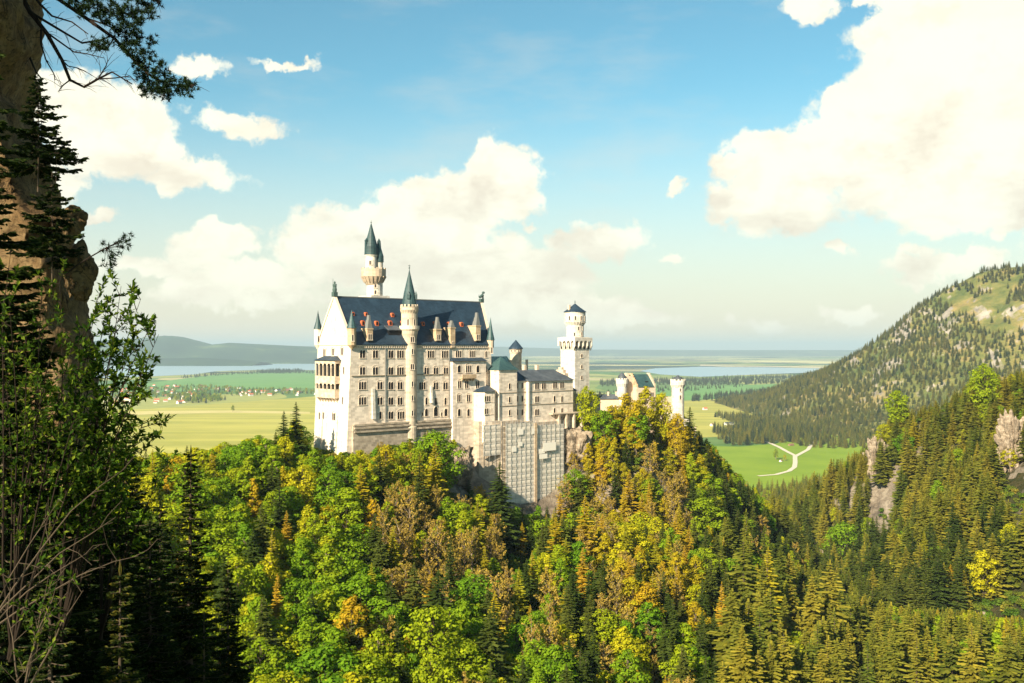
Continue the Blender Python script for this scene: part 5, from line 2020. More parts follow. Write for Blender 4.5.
def forest(name, items, label, cat='forest'):
    """one object: trees of the given kinds standing on the listed points (kind, variant, x, y, z, H, wide)"""
    keys = sorted({(q[0], q[1]) for q in items})
    me = bpy.data.meshes.new(name)
    me.from_pydata([(q[2], q[3], q[4]) for q in items], [], [])
    for an, ty, vals in (('idx', 'INT', [keys.index((q[0], q[1])) for q in items]), ('rot', 'FLOAT', list(rng.uniform(0, 6.28, len(items)))), ('hgt', 'FLOAT', [q[5] for q in items]), ('wid', 'FLOAT', [q[5] * q[6] for q in items])):
        a = me.attributes.new(an, ty, 'POINT')
        a.data.foreach_set('value', vals)
    o = bpy.data.objects.new(name, me)
    COL.objects.link(o)
    ng = bpy.data.node_groups.new(name, 'GeometryNodeTree')
    ng.interface.new_socket('Geometry', in_out='INPUT', socket_type='NodeSocketGeometry')
    ng.interface.new_socket('Geometry', in_out='OUTPUT', socket_type='NodeSocketGeometry')
    N, Lk = ng.nodes, ng.links
    gi, go = N.new('NodeGroupInput'), N.new('NodeGroupOutput')
    allj = N.new('GeometryNodeJoinGeometry')
    for key in reversed(keys):              # the join stacks later links first
        e = SRC[key]
        j = N.new('GeometryNodeJoinGeometry')
        for nm in ('trunk', 'crown'):
            c = child(e, nm)
            oi = N.new('GeometryNodeObjectInfo')
            oi.transform_space = 'ORIGINAL'
            oi.inputs['Object'].default_value = c
            Lk.new(oi.outputs['Geometry'], j.inputs[0])
        g2 = N.new('GeometryNodeGeometryToInstance')
        Lk.new(j.outputs[0], g2.inputs[0])
        Lk.new(g2.outputs[0], allj.inputs[0])
    ip = N.new('GeometryNodeInstanceOnPoints')
    ip.inputs['Pick Instance'].default_value = True

    def attr(nm, ty):
        a = N.new('GeometryNodeInputNamedAttribute')
        a.data_type = ty
        a.inputs['Name'].default_value = nm
        return a.outputs['Attribute']
    Lk.new(gi.outputs[0], ip.inputs['Points'])
    Lk.new(allj.outputs[0], ip.inputs['Instance'])
    Lk.new(attr('idx', 'INT'), ip.inputs['Instance Index'])
    cr = N.new('ShaderNodeCombineXYZ')
    Lk.new(attr('rot', 'FLOAT'), cr.inputs[2])
    Lk.new(cr.outputs[0], ip.inputs['Rotation'])
    cs = N.new('ShaderNodeCombineXYZ')
    wsock, hsock = attr('wid', 'FLOAT'), attr('hgt', 'FLOAT')
    Lk.new(wsock, cs.inputs[0])
    Lk.new(wsock, cs.inputs[1])
    Lk.new(hsock, cs.inputs[2])
    Lk.new(cs.outputs[0], ip.inputs['Scale'])
    Lk.new(ip.outputs[0], go.inputs[0])
    md = o.modifiers.new('forest', 'NODES')
    md.node_group = ng
    return tag(o, label, cat, kind='stuff')


print('TREES', len(TREES), 'individual', ind, 'rest', len(REST))
if REST:
    REST = [q if (q[0], q[1]) in SRC else (q[0], [k for k in SRC if k[0] == q[0]][0][1], *q[2:]) for q in REST]
    forest('forest', REST, 'close mixed forest covering the slopes between the single trees')

# far spruces on the mountain and along the meadow's edge
items = []
gx, gy = scatter(560, 2000, 1890, 3560, 11.5)
mh = mountain_h(gx, gy)
dens = 1.1 * fnoise(gx, gy, 170, 5, 51) + .33 + .9 * (0.62 - (mh - PLAIN) / 470.0) + fnoise(gx, gy, 40, 2, 61) * .5
spk = [k for k in SRC if k[0] == 'spruce'] + [k for k in SRC if k[0] == 'darkspruce'][:1]
for x, y, z, d in zip(gx, gy, mh, dens):
    px, py = proj(x, y, z)
    if px > 1060 or z < PLAIN + .5 and (y > 2800 or rng.random() < .5) or (y > 2760 and x > 1050):
        continue
    if d > -.05 + rng.uniform(-.12, .12):
        k = spk[int(rng.integers(len(spk)))]
        items.append((k[0], k[1], x, y, max(z, PLAIN) - .4, rng.uniform(13, 21), rng.uniform(1.1, 1.5)))
forest('mountain_forest', items, 'spruce forest climbing the far mountain slope in patches')


def inside(poly, x, y):
    c = False
    n = len(poly)
    for i in range(n):
        x0, y0 = poly[i]
        x1, y1 = poly[(i + 1) % n]
        if (y0 > y) != (y1 > y) and x < (x1 - x0) * (y - y0) / (y1 - y0) + x0:
            c = not c
    return c


def wood(name, pix, step, hr, label, keep=.85, kinds=('spruce', 'darkspruce')):
    poly = [onplain(*p) for p in pix]
    xs_, ys_ = [p[0] for p in poly], [p[1] for p in poly]
    gx, gy = scatter(min(xs_), max(xs_), min(ys_), max(ys_), step)
    nn = fnoise(gx, gy, step * 9, 3, len(label))
    out = []
    ks = [k for k in SRC if k[0] in kinds]
    for x, y, q in zip(gx, gy, nn):
        if inside(poly, x, y) and q > -.32 and rng.random() < keep:
            k = ks[int(rng.integers(len(ks)))]
            out.append((k[0], k[1], x, y, PLAIN - .2, rng.uniform(*hr), rng.uniform(1.1, 1.6)))
    print(name, len(out))
    return forest(name, out, label)


wood('wood', [(700, 440), (712, 432), (745, 428), (775, 422), (800, 418), (850, 412), (905, 412), (905, 428), (870, 432), (835, 434), (815, 437), (800, 438), (790, 443), (760, 445), (735, 446)], 15, (17, 27), 'belt of spruces between the meadow and the yellow field', .8)
wood('wood', [(690, 398), (720, 395), (760, 391), (800, 387.5), (860, 385), (930, 384), (930, 388), (850, 389), (780, 394), (720, 400), (690, 402)], 22, (16, 24), 'long strip of trees between the pale fields', .75, ('darkspruce',))
wood('wood', [(600, 387), (640, 384.5), (690, 386), (740, 385), (800, 383), (880, 380.5), (960, 379.5), (960, 374.5), (880, 375), (800, 376.5), (740, 378), (690, 380), (640, 380.5), (600, 382)], 36, (18, 28), 'broad dark wood along the near shore of the eastern lake', .85, ('darkspruce',))
wood('wood', [(255, 372.4), (275, 370.8), (300, 370.6), (305, 371.8), (285, 372.8), (262, 373.4)], 34, (20, 30), 'small wood on the near shore of the western lake', .9, ('darkspruce',))
wood('wood', [(165, 398), (185, 396), (215, 397), (225, 400), (235, 402), (215, 404), (185, 403)], 22, (14, 22), 'clump of trees at the edge of the village', .8, ('darkspruce', 'beech'))
wood('wood', [(40, 392), (120, 388), (200, 386), (250, 389), (330, 391), (330, 394), (240, 396), (190, 396), (120, 400), (40, 402)], 32, (10, 17), 'garden trees scattered among the village houses', .75, ('darkspruce', 'beech'))
wood('wood', [(596, 393), (660, 388), (720, 386.5), (760, 386), (720, 389), (660, 393), (600, 398)], 34, (14, 22), 'scattered trees on the fields beyond the gatehouse', .5, ('darkspruce',))
wood('wood', [(180, 377), (215, 374), (260, 371.8), (350, 372.5), (350, 374), (260, 373.8), (215, 376), (180, 379)], 40, (14, 22), 'hedge trees along the shore of the western lake', .7, ('darkspruce',))

# undergrowth
sh = bpy.data.objects.new('shrub', shrub_mesh(3, M_SHRUB))
COL.objects.link(sh)
sh.location = (-62, 258, hz(-62, 258) - .1)
sh.scale = (3, 3, 2.6)
tag(sh, 'low leafy shrub among the beeches left of the palace', 'shrub')
gx, gy = scatter(-130, 150, 165, 440, 2.7)
g2x, g2y = scatter(105, 320, 200, 560, 4.2)
gx, gy = np.concatenate([gx, g2x]), np.concatenate([gy, g2y])
k = (np.abs(gx / gy * F) < 540)
gx, gy = gx[k], gy[k]
gh = ground_h(gx, gy)
n_ = fnoise(gx, gy, 18, 3, 90)
sl = (ground_h(gx + 1.5, gy) - gh) ** 2 + (ground_h(gx, gy + 1.5) - gh) ** 2
k = (n_ > -.28) & (sl < 4.0) & seen(gx, gy, gh + 2, 2)
pts = []
for x, y, z in zip(gx[k], gy[k], gh[k]):
    px, py = proj(x, y, z + 2)
    if py < np.interp(px, HILL_SKY[:, 0], HILL_SKY[:, 1]) + 3 and y < 470 and x < 115:
        continue
    dk = (Vector((x, y)) - K0.o)
    if -3 < dk.dot(DU) < 50 and -4 < dk.dot(DN) < 18:
        continue
    if any(a < px < b and c < py < d and y < Yr + 8 for (a, b, c, d, Yr) in CLEAR):
        continue
    pts.append((x, y, z - .15))
me = bpy.data.meshes.new('undergrowth')
me.from_pydata(pts, [], [])
a = me.attributes.new('hgt', 'FLOAT', 'POINT')
a.data.foreach_set('value', list(rng.uniform(1.3, 3.4, len(pts))))
a = me.attributes.new('wid', 'FLOAT', 'POINT')
a.data.foreach_set('value', list(rng.uniform(1.8, 3.6, len(pts))))
a = me.attributes.new('rot', 'FLOAT', 'POINT')
a.data.foreach_set('value', list(rng.uniform(0, 6.28, len(pts))))
a = me.attributes.new('idx', 'INT', 'POINT')
a.data.foreach_set('value', [0] * len(pts))
print('undergrowth', len(pts))


def scatter_object(me, src, label, cat):
    o = bpy.data.objects.new(me.name, me)
    COL.objects.link(o)
    ng = bpy.data.node_groups.new(me.name, 'GeometryNodeTree')
    ng.interface.new_socket('Geometry', in_out='INPUT', socket_type='NodeSocketGeometry')
    ng.interface.new_socket('Geometry', in_out='OUTPUT', socket_type='NodeSocketGeometry')
    N, Lk = ng.nodes, ng.links
    gi, go = N.new('NodeGroupInput'), N.new('NodeGroupOutput')
    oi = N.new('GeometryNodeObjectInfo')
    oi.transform_space = 'ORIGINAL'
    oi.inputs['Object'].default_value = src
    oi.inputs['As Instance'].default_value = True
    ip = N.new('GeometryNodeInstanceOnPoints')

    def attr(nm):
        a = N.new('GeometryNodeInputNamedAttribute')
        a.data_type = 'FLOAT'
        a.inputs['Name'].default_value = nm
        return a.outputs['Attribute']
    cr, cs = N.new('ShaderNodeCombineXYZ'), N.new('ShaderNodeCombineXYZ')
    Lk.new(attr('rot'), cr.inputs[2])
    wd = attr('wid')
    Lk.new(wd, cs.inputs[0])
    Lk.new(wd, cs.inputs[1])
    Lk.new(attr('hgt'), cs.inputs[2])
    Lk.new(gi.outputs[0], ip.inputs['Points'])
    Lk.new(oi.outputs['Geometry'], ip.inputs['Instance'])
    Lk.new(cr.outputs[0], ip.inputs['Rotation'])
    Lk.new(cs.outputs[0], ip.inputs['Scale'])
    Lk.new(ip.outputs[0], go.inputs[0])
    md = o.modifiers.new('scatter', 'NODES')
    md.node_group = ng
    return tag(o, label, cat, kind='stuff')


scatter_object(me, sh, 'low leafy undergrowth covering the ground between the trees', 'undergrowth')
# ------------------------------------------------------------------ the near cliff and its plants on the left
def P3(px, py, Y):
    return Vector(((px - 512) / F * Y, Y, (HORIZON - py) / F * Y))


def cliff_colour(t):
    p = objco(t)
    n1 = t.noise(t.vmath('MULTIPLY', p, (1, 1, .6)), 1.0, 11, 0.74, 0.7)
    n2 = t.noise(t.vmath('MULTIPLY', p, (1, 1, 1.6)), 4.5, 8, 0.75)
    n3 = t.noise(p, .16, 4, .6)
    c = t.ramp(n1, [(0.30, (.06, .042, .026)), (0.44, (.28, .17, .075)), (0.60, (.52, .35, .17)), (.76, (.58, .45, .28))])
    c = t.mix(t.math('MULTIPLY', t.smooth(n2, 0.48, 0.66), 0.75), c, (.06, .042, .024))
    # thin joints: where a distorted noise passes its middle value, and only in patches
    cr_ = t.noise(t.vmath('MULTIPLY', p, (1.1, 1.1, .5)), .9, 6, .55, 1.6)
    cr_ = t.math('ABSOLUTE', t.math('SUBTRACT', cr_, .5))
    pt_ = t.smooth(t.noise(p, .5, 3, .5), .42, .6)
    c = t.mix(t.math('MULTIPLY', t.math('SUBTRACT', 1.0, t.smooth(cr_, .004, .028)), t.math('MULTIPLY', pt_, .85)), c, (.03, .02, .012))
    return t.mix(t.math('MULTIPLY', t.smooth(n3, .5, .66), .45), c, (.035, .04, .014))


M_CLIFF = principled('ochre_cliff_rock', cliff_colour, 0.93, 0.15,
                     lambda t: (t.noise(t.vmath('MULTIPLY', objco(t), (1, 1, .7)), 1.8, 13, 0.78, 0.5), 1.1))
YCL = 34.0
EDGE = np.array([(36, -140), (36, -60), (34, 0), (32, 20), (28, 40), (18, 62), (9, 74), (14, 82), (29, 100), (41, 130), (53, 150), (58, 185), (63, 206), (74, 211), (79, 222), (74, 245), (86, 262), (93, 290), (95, 330), (98, 370), (102, 420), (112, 480), (124, 540), (140, 700)], float)
rows = np.arange(-12.0, 16.5, .16)
na = 170
Pc = np.zeros((len(rows), na, 3))
for i, z in enumerate(rows):
    py = HORIZON - z * F / YCL
    xe = (np.interp(py, EDGE[:, 1], EDGE[:, 0]) - 512) / F * YCL - 1.4
    for j in range(na):
        s = j / (na - 1)
        if s < .68:                          # front, seen from the camera
            q = s / .68
            x, y = -42 + (xe + 42) * q, 29 + (YCL - 29) * q ** 1.3
            nx, ny = .30, -.95
        elif s < .76:                        # rounded edge
            q = (s - .68) / .08
            x, y = xe + .25 * math.sin(math.pi * q), YCL + q * 2.2
            nx, ny = .9, -.4
        else:
            q = (s - .76) / .24
            x, y = xe - 14 * q ** 1.2, YCL + 2.2 + 26 * q
            nx, ny = .85, .4
        w_ = Vector((x * .16, y * .16, z * .12))
        d = .45 * fbm(w_, 3) - .55 * mnoise.voronoi(Vector((x * .42, y * .42, z * .26)))[0][0] + .3 - .22 * mnoise.voronoi(Vector((x * 1.1, y * 1.1, z * .7)))[0][0] + .55 * fbm(Vector((x * .5, y * .5, z * .9)), 4) + .18 * abs(fbm(Vector((x * 1.9, y * 1.9, z * 2.6 + 7)), 3))
        k = .75
        Pc[i, j] = (x + nx * d * k, y + ny * d * k, z + .25 * fbm(Vector((x * .7, y * .7 + 3, z * .7)), 3))
cliff = grid_mesh('cliff', Pc, M_CLIFF)
tag(cliff, 'sunlit ochre rock cliff rising at the left edge', 'cliff', kind='structure')
# flat knob sticking out of the cliff edge
def boulder(name, c, r, mat, label, cat='rock', seed=0, sub=4, amp=.35, squash=(1, 1, 1), kind=None, fr=1.0):
    import bmesh
    bm = bmesh.new()
    bmesh.ops.create_icosphere(bm, subdivisions=sub, radius=1)
    for v in bm.verts:
        n = v.co.normalized()
        k = 1 + amp * fbm(n * 1.3 * fr + Vector((seed * 3.1, seed, 0)), 5) + amp * .5 * abs(fbm(n * 3.1 * fr + Vector((seed, 0, 5)), 4))
        v.co = Vector((n.x * squash[0], n.y * squash[1], n.z * squash[2])) * k * r
    me = bpy.data.meshes.new(name)
    bm.to_mesh(me)
    bm.free()
    me.materials.append(mat)
    o = bpy.data.objects.new(name, me)
    COL.objects.link(o)
    o.location = c
    return tag(o, label, cat, kind=kind)


boulder('rock', P3(72, 222, YCL + .3), .42, M_CLIFF, 'rounded rock knob jutting from the cliff edge', seed=2, squash=(1, 1, 1.3))
boulder('rock', P3(80, 272, YCL + .5), .6, M_CLIFF, 'larger rock bulge below the knob on the cliff edge', seed=5, squash=(.8, 1, 1.5))

# bank that carries the near trees
Xb, Yb = np.meshgrid(np.arange(-46, 6, .7), np.arange(5, 48, .7))
Zb = -9.2 + .45 * np.clip(-15 - Xb, 0, 60) - 1.5 * np.clip(Xb + 15, 0, 40) - .2 * np.clip(Yb - 18, 0, 99) + fnoise(Xb, Yb, 5, 4, 8) * 1.4
bank = grid_mesh('bank', np.stack([Xb, Yb, Zb], -1), M_HILL)
tag(bank, 'dark steep bank under the near trees', 'bank', kind='structure')


def bank_h(x, y):
    return -9.2 + .45 * max(0, -15 - x) - 1.5 * max(0, x + 15) - .2 * max(0, y - 18)


M_NEEDLE = leaf_mat('shade_toned_spruce_needles', [(0.1, (0.008, 0.016, 0.006)), (0.55, (0.016, 0.028, 0.008)), (0.86, (0.030, 0.042, 0.010)), (.97, (.085, .085, .014))], 0.10, 0.85)  # extra dark needles, in place of a shadow lying over the near trees
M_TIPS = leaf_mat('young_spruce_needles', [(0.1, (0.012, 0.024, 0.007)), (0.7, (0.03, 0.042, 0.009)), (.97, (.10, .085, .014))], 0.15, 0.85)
M_PINE = leaf_mat('pine_needles', [(0.1, (0.007, 0.016, 0.008)), (0.9, (0.020, 0.034, 0.012))], 0.08, 0.6)
M_LEAF = leaf_mat('shrub_leaves', [(0.1, (0.025, 0.06, 0.010)), (0.6, (0.06, 0.11, 0.013)), (.95, (.16, .20, .020))], 0.4, 0.9)
M_TWIG = principled('pale_twig_bark', (0.075, 0.055, 0.038), 0.9, 0.1)
M_DKTWIG = principled('dark_twig_bark', (0.02, 0.014, 0.010), 0.9, 0.1)


def strip(V, Fc, p, d, up, l, wd):
    """pointed needle-covered twig: two crossed lozenges"""
    s = d.cross(up)
    if s.length < 1e-5:
        s = Vector((1, 0, 0))
    s.normalize()
    u = s.cross(d).normalized()
    for n in (s, u):
        o = len(V)
        V.extend([p, p + d * l * .45 + n * wd * .5, p + d * l, p + d * l * .45 - n * wd * .5])
        Fc.append((o, o + 1, o + 2, o + 3))


def near_spruce(base, H, R, label, seed, mat, z_first=.1, arc=None, lean=(0, 0), gap=.24, twig=.065, group=None, droop=.35, thick=.075, keep=1.0):
    r = random.Random(seed)
    e = empty('spruce_tree', base, 0, label, 'spruce', group)
    m = MB()
    top = Vector((lean[0], lean[1], H))
    m.tube([(0, 0, -.8), top * .3 + Vector((.02, 0, 0)), top * .65, top], [thick * H / 7, thick * .75 * H / 7, thick * .4 * H / 7, .008], 8)
    V, Fc = [], []
    z = H * z_first
    while z < H * .985:
        t = z / H
        L0 = R * (1 - t) ** .75 + .06
        nb = 8 if t < .8 else 5
        ph = r.uniform(0, 6.28)
        for k in range(nb):
            a = ph + 6.283 * k / nb + r.uniform(-.3, .3)
            if arc and not (arc[0] < (math.degrees(a) % 360) < arc[1]):
                continue
            if r.random() > keep:
                continue
            L = L0 * r.uniform(.4, 1.25)
            d = Vector((math.cos(a), math.sin(a), 0))
            sd = Vector((-d.y, d.x, 0))
            dr = droop * r.uniform(.2, 2.0) * (1.1 - t)
            org = top * min(.985, max(.01, t + r.uniform(-.5, .5) * gap / H))
            path = [org + d * (L * q) + Vector((0, 0, -dr * L * (q - .75 * q ** 3) + .10 * L * q)) for q in (0, .25, .5, .75, 1)]
            m.tube(path, [.016 * L ** .5 + .004, .012 * L ** .5 + .003, .009 * L ** .5 + .002, .006, .003], 4, cap=False)
            n = max(4, int(L / .075))
            for i in range(n):
                q = .12 + .88 * (i + r.random() * .6) / n
                c = org + d * (L * q) + Vector((0, 0, -dr * L * (q - .75 * q ** 3) + .10 * L * q))
                for sg in (-1, 1):
                    l = (L * .34 * (1.08 - q) ** .7 + .07) * r.uniform(.7, 1.25)
                    td = (d * r.uniform(.55, .9) + sd * sg * .75 + Vector((0, 0, r.uniform(-.35, .02)))).normalized()
                    strip(V, Fc, c, td, Vector((0, 0, 1)), l, twig * r.uniform(.8, 1.4))
                    if l > .2:
                        for h in range(int(l / .085)):
                            qq = .25 + .7 * (h + r.random()) / max(1, int(l / .085))
                            for s2 in (-1, 1):
                                t2 = (td * .75 + td.cross(Vector((0, 0, 1))) * s2 * .7 + Vector((0, 0, r.uniform(-.3, .1)))).normalized()
                                strip(V, Fc, c + td * l * qq, t2, Vector((0, 0, 1)), l * .38 * (1.2 - qq) + .03, twig * .8 * r.uniform(.7, 1.2))
            strip(V, Fc, path[3], (path[4] - path[3]).normalized(), Vector((0, 0, 1)), L * .3 + .05, twig)
        z += gap * (.55 + .6 * (1 - t)) * r.uniform(.8, 1.2)
    strip(V, Fc, top * .98, Vector((0, 0, 1)), Vector((1, 0, 0)), H * .02 + .06, twig)
    tr = m.build('trunk', M_BARK, e)
    cr = bpy.data.objects.new('crown', mesh_from('crown', V, Fc, mat))
    COL.objects.link(cr)
    cr.parent = e
    return e


def base_at(px, Y):
    x = (px - 512) / F * Y
    return Vector((x, Y, bank_h(x, Y)))


def near_at(px, Y, py_top, R, label, seed, mat, **kw):
    b = base_at(px, Y)
    H = (HORIZON - py_top) / F * Y - b.z
    return near_spruce(b, H, R, label, seed, mat, **kw)


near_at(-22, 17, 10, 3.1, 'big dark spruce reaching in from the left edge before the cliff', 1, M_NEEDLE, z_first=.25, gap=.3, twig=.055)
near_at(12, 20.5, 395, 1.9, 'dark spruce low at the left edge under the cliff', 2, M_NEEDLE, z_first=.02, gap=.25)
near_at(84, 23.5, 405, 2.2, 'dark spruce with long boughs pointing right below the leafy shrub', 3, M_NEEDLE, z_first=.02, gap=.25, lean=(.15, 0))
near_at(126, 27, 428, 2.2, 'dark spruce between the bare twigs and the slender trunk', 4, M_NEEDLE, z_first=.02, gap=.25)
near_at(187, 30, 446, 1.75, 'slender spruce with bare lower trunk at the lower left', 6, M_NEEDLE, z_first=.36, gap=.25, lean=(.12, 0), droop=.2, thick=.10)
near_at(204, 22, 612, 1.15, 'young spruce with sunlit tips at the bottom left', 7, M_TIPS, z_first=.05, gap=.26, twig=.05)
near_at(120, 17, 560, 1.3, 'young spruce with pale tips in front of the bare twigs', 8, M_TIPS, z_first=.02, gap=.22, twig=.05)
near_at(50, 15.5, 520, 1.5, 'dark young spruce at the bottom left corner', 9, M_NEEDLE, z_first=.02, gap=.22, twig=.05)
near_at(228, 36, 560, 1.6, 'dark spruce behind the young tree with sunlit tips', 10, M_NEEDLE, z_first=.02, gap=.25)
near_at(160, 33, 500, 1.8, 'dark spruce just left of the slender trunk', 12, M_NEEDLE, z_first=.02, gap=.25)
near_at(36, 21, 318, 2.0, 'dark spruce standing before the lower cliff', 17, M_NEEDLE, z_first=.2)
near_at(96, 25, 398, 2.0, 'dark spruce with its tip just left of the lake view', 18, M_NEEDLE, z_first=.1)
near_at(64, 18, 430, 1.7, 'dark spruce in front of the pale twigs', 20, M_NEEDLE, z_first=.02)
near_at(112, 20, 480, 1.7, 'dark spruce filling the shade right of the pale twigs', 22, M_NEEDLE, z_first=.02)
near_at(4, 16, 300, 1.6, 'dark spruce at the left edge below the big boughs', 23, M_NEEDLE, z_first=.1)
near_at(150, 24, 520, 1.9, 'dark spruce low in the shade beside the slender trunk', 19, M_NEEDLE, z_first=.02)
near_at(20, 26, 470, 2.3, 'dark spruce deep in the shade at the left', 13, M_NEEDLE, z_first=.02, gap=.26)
# small spruces rooted on the cliff edge
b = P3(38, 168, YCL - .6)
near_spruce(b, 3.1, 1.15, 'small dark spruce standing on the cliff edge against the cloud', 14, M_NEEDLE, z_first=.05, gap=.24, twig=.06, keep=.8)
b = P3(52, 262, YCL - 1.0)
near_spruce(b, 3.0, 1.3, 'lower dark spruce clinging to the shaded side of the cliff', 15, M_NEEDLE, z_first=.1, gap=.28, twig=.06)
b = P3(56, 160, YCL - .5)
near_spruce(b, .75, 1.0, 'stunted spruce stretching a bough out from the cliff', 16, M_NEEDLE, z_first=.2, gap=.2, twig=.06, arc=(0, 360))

# pine whose boughs hang in at the top left
def pine_tufts(V, Fc, r, p, n, l, wd, spread=1.0):
    for k in range(n):
        d = (rvec(r) * spread + Vector((.35, 0, .25))).normalized()
        s = d.cross(rvec(r)).normalized() * wd * .5
        o = len(V)
        q = p + d * l * r.uniform(.7, 1.1)
        V.extend([p - s, p + s, q])
        Fc.append((o, o + 1, o + 2))


r_ = random.Random(21)
pine = empty('pine_tree', P3(2, 30, 37.5), 0, 'dark pine whose long boughs hang across the top left sky', 'pine')
PO = Vector(pine.location)
m = MB()
m.tube([P3(0, 70, 37.8) - PO, P3(4, -20, 37.5) - PO, P3(14, -90, 37.2) - PO, P3(18, -200, 37) - PO], [.3, .27, .22, .15], 10)
V, Fc = [], []
BOUGH = [
    ([(8, -30), (30, 12), (46, 32), (62, 60), (70, 80), (84, 87), (98, 79), (112, 72), (132, 84)], .085, []),
    ([(70, 80), (62, 86), (58, 92)], .02, []),
    ([(30, 12), (60, 30), (82, 43), (100, 40), (112, 36)], .05, []),
    ([(46, 32), (60, 42), (74, 52), (88, 54), (104, 58)], .03, []),
    ([(98, 79), (106, 66), (108, 60)], .02, []),
    ([(98, 79), (115, 78), (130, 76), (136, 82)], .018, []),
    ([(4, -20), (48, -8), (86, 18), (114, 38), (134, 60), (148, 74), (166, 84), (184, 86), (194, 85)], .085, [(128, 50), (136, 44), (142, 52), (140, 62), (150, 58), (147, 68), (154, 72), (160, 64), (164, 74), (158, 82), (166, 86), (170, 80), (150, 84), (142, 86), (180, 86), (186, 82), (192, 86), (176, 90), (186, 90), (146, 92), (160, 93), (168, 96), (132, 58), (138, 70), (154, 90), (144, 78), (163, 90), (120, 46), (152, 42)]),
    ([(18, -60), (70, -30), (104, -6), (124, 12), (140, 22)], .06, [(104, -4), (112, 4), (118, 10), (126, 6), (122, 18), (132, 14), (114, 16), (108, 10), (98, 6), (92, -2), (100, 14), (128, 24), (136, 24), (140, 18), (106, 22)]),
    ([(18, -70), (90, -42), (130, -16), (152, -4), (160, 2)], .05, [(130, -6), (138, -2), (144, 4), (150, 8), (146, -4), (158, 2), (152, 14), (160, -6), (138, 10)]),
    ([(60, -14), (78, 2), (90, 8), (98, 4)], .03, [(76, 4), (84, 8), (92, 4), (70, 0), (86, -2), (80, 14), (64, -6), (96, 14)]),
    ([(86, 18), (104, 24), (122, 32), (136, 34)], .03, [(118, 30), (126, 34), (134, 32), (140, 38), (128, 42), (112, 30)]),
    ([(114, 38), (108, 48), (100, 50), (96, 46)], .02, [(98, 46), (104, 44), (92, 44)]),
    ([(27, 46), (30, 58), (36, 72), (42, 79)], .045, []),
    ([(41, 30), (41, 44), (46, 60), (54, 74), (55, 80)], .03, []),
    ([(62, 60), (68, 66), (78, 68), (90, 74)], .018, []),
    ([(10, -36), (40, 4), (52, 16), (72, 22), (88, 34)], .05, []),
]
for bi, (pts, rad, tufts) in enumerate(BOUGH):
    Yb_ = [37.2 - 1.4 * (i / (len(pts) - 1)) * (1 if bi % 2 else .3) + .12 * math.sin(i * 2.1 + bi) for i in range(len(pts))]
    path = [P3(p[0], p[1], y) - PO for p, y in zip(pts, Yb_)]
    n = len(path)
    m.tube(path, [rad * (1 - .82 * i / (n - 1)) + .008 for i in range(n)], 6, cap=False)
    yb = Yb_[-1]
    for i in range(1, n):                     # fine bare side twigs
        for k in range(3):
            a = path[i - 1].lerp(path[i], r_.random())
            d = (path[i] - path[i - 1]).normalized() + rvec(r_) * .8
            l = r_.uniform(.25, .9)
            m.tube([a, a + d.normalized() * l * .5 + Vector((0, 0, .04)), a + d.normalized() * l], [.013, .009, .004], 3, cap=False)
    for (tx, ty) in tufts:
        c = P3(tx, ty, yb + r_.uniform(-.4, .4)) - PO
        j = min(range(n), key=lambda i: (path[i] - c).length)
        m.tube([path[j], path[j].lerp(c, .6) + Vector((0, 0, -.04)), c], [.016, .012, .006], 3, cap=False)
        for k in range(15):
            pine_tufts(V, Fc, r_, c + rvec(r_) * r_.uniform(.02, .30), 18, .18, .03)
m.build('trunk', M_DKTWIG, pine)
cr = bpy.data.objects.new('crown', mesh_from('crown', V, Fc, M_PINE))
COL.objects.link(cr)
cr.parent = pine

# little pine twig pointing out from the cliff
tw_ = empty('pine_sapling', P3(72, 268, 33), 0, 'single pine twig pointing up and right from the cliff', 'pine')
TO = Vector(tw_.location)
m, V, Fc = MB(), [], []
path = [P3(*p, 33) - TO for p in ((66, 274), (76, 266), (92, 256), (106, 248), (118, 242), (128, 236))]
m.tube(path, [.035, .03, .025, .02, .014, .006], 5)
for (tx, ty) in ((104, 250), (110, 254), (108, 260), (114, 258), (104, 264), (112, 264), (118, 246), (122, 242), (126, 240), (128, 236), (120, 250), (126, 246), (106, 244), (113, 268)):
    c = P3(tx, ty, 33 + r_.uniform(-.2, .2)) - TO
    m.tube([path[3], c], [.012, .006], 3, cap=False)
    for k in range(4):
        pine_tufts(V, Fc, r_, c + rvec(r_) * .12, 18, .16, .026)
m.build('trunk', M_DKTWIG, tw_)
cr = bpy.data.objects.new('crown', mesh_from('crown', V, Fc, M_PINE))
COL.objects.link(cr)
cr.parent = tw_


# leafy shrubs
def leaf_at(V, Fc, p, d, n, l, w_):
    s = d.cross(n)
    if s.length < 1e-4:
        return
    s.normalize()
    o = len(V)
    u = s.cross(d)
    V.extend([p, p + d * l * .5 + s * w_ * .5 + u * w_ * .12, p + d * l, p + d * l * .5 - s * w_ * .5 + u * w_ * .12, p + d * l * .5 - u * w_ * .05])
    Fc.extend([(o, o + 1, o + 2, o + 4), (o, o + 4, o + 2, o + 3)])


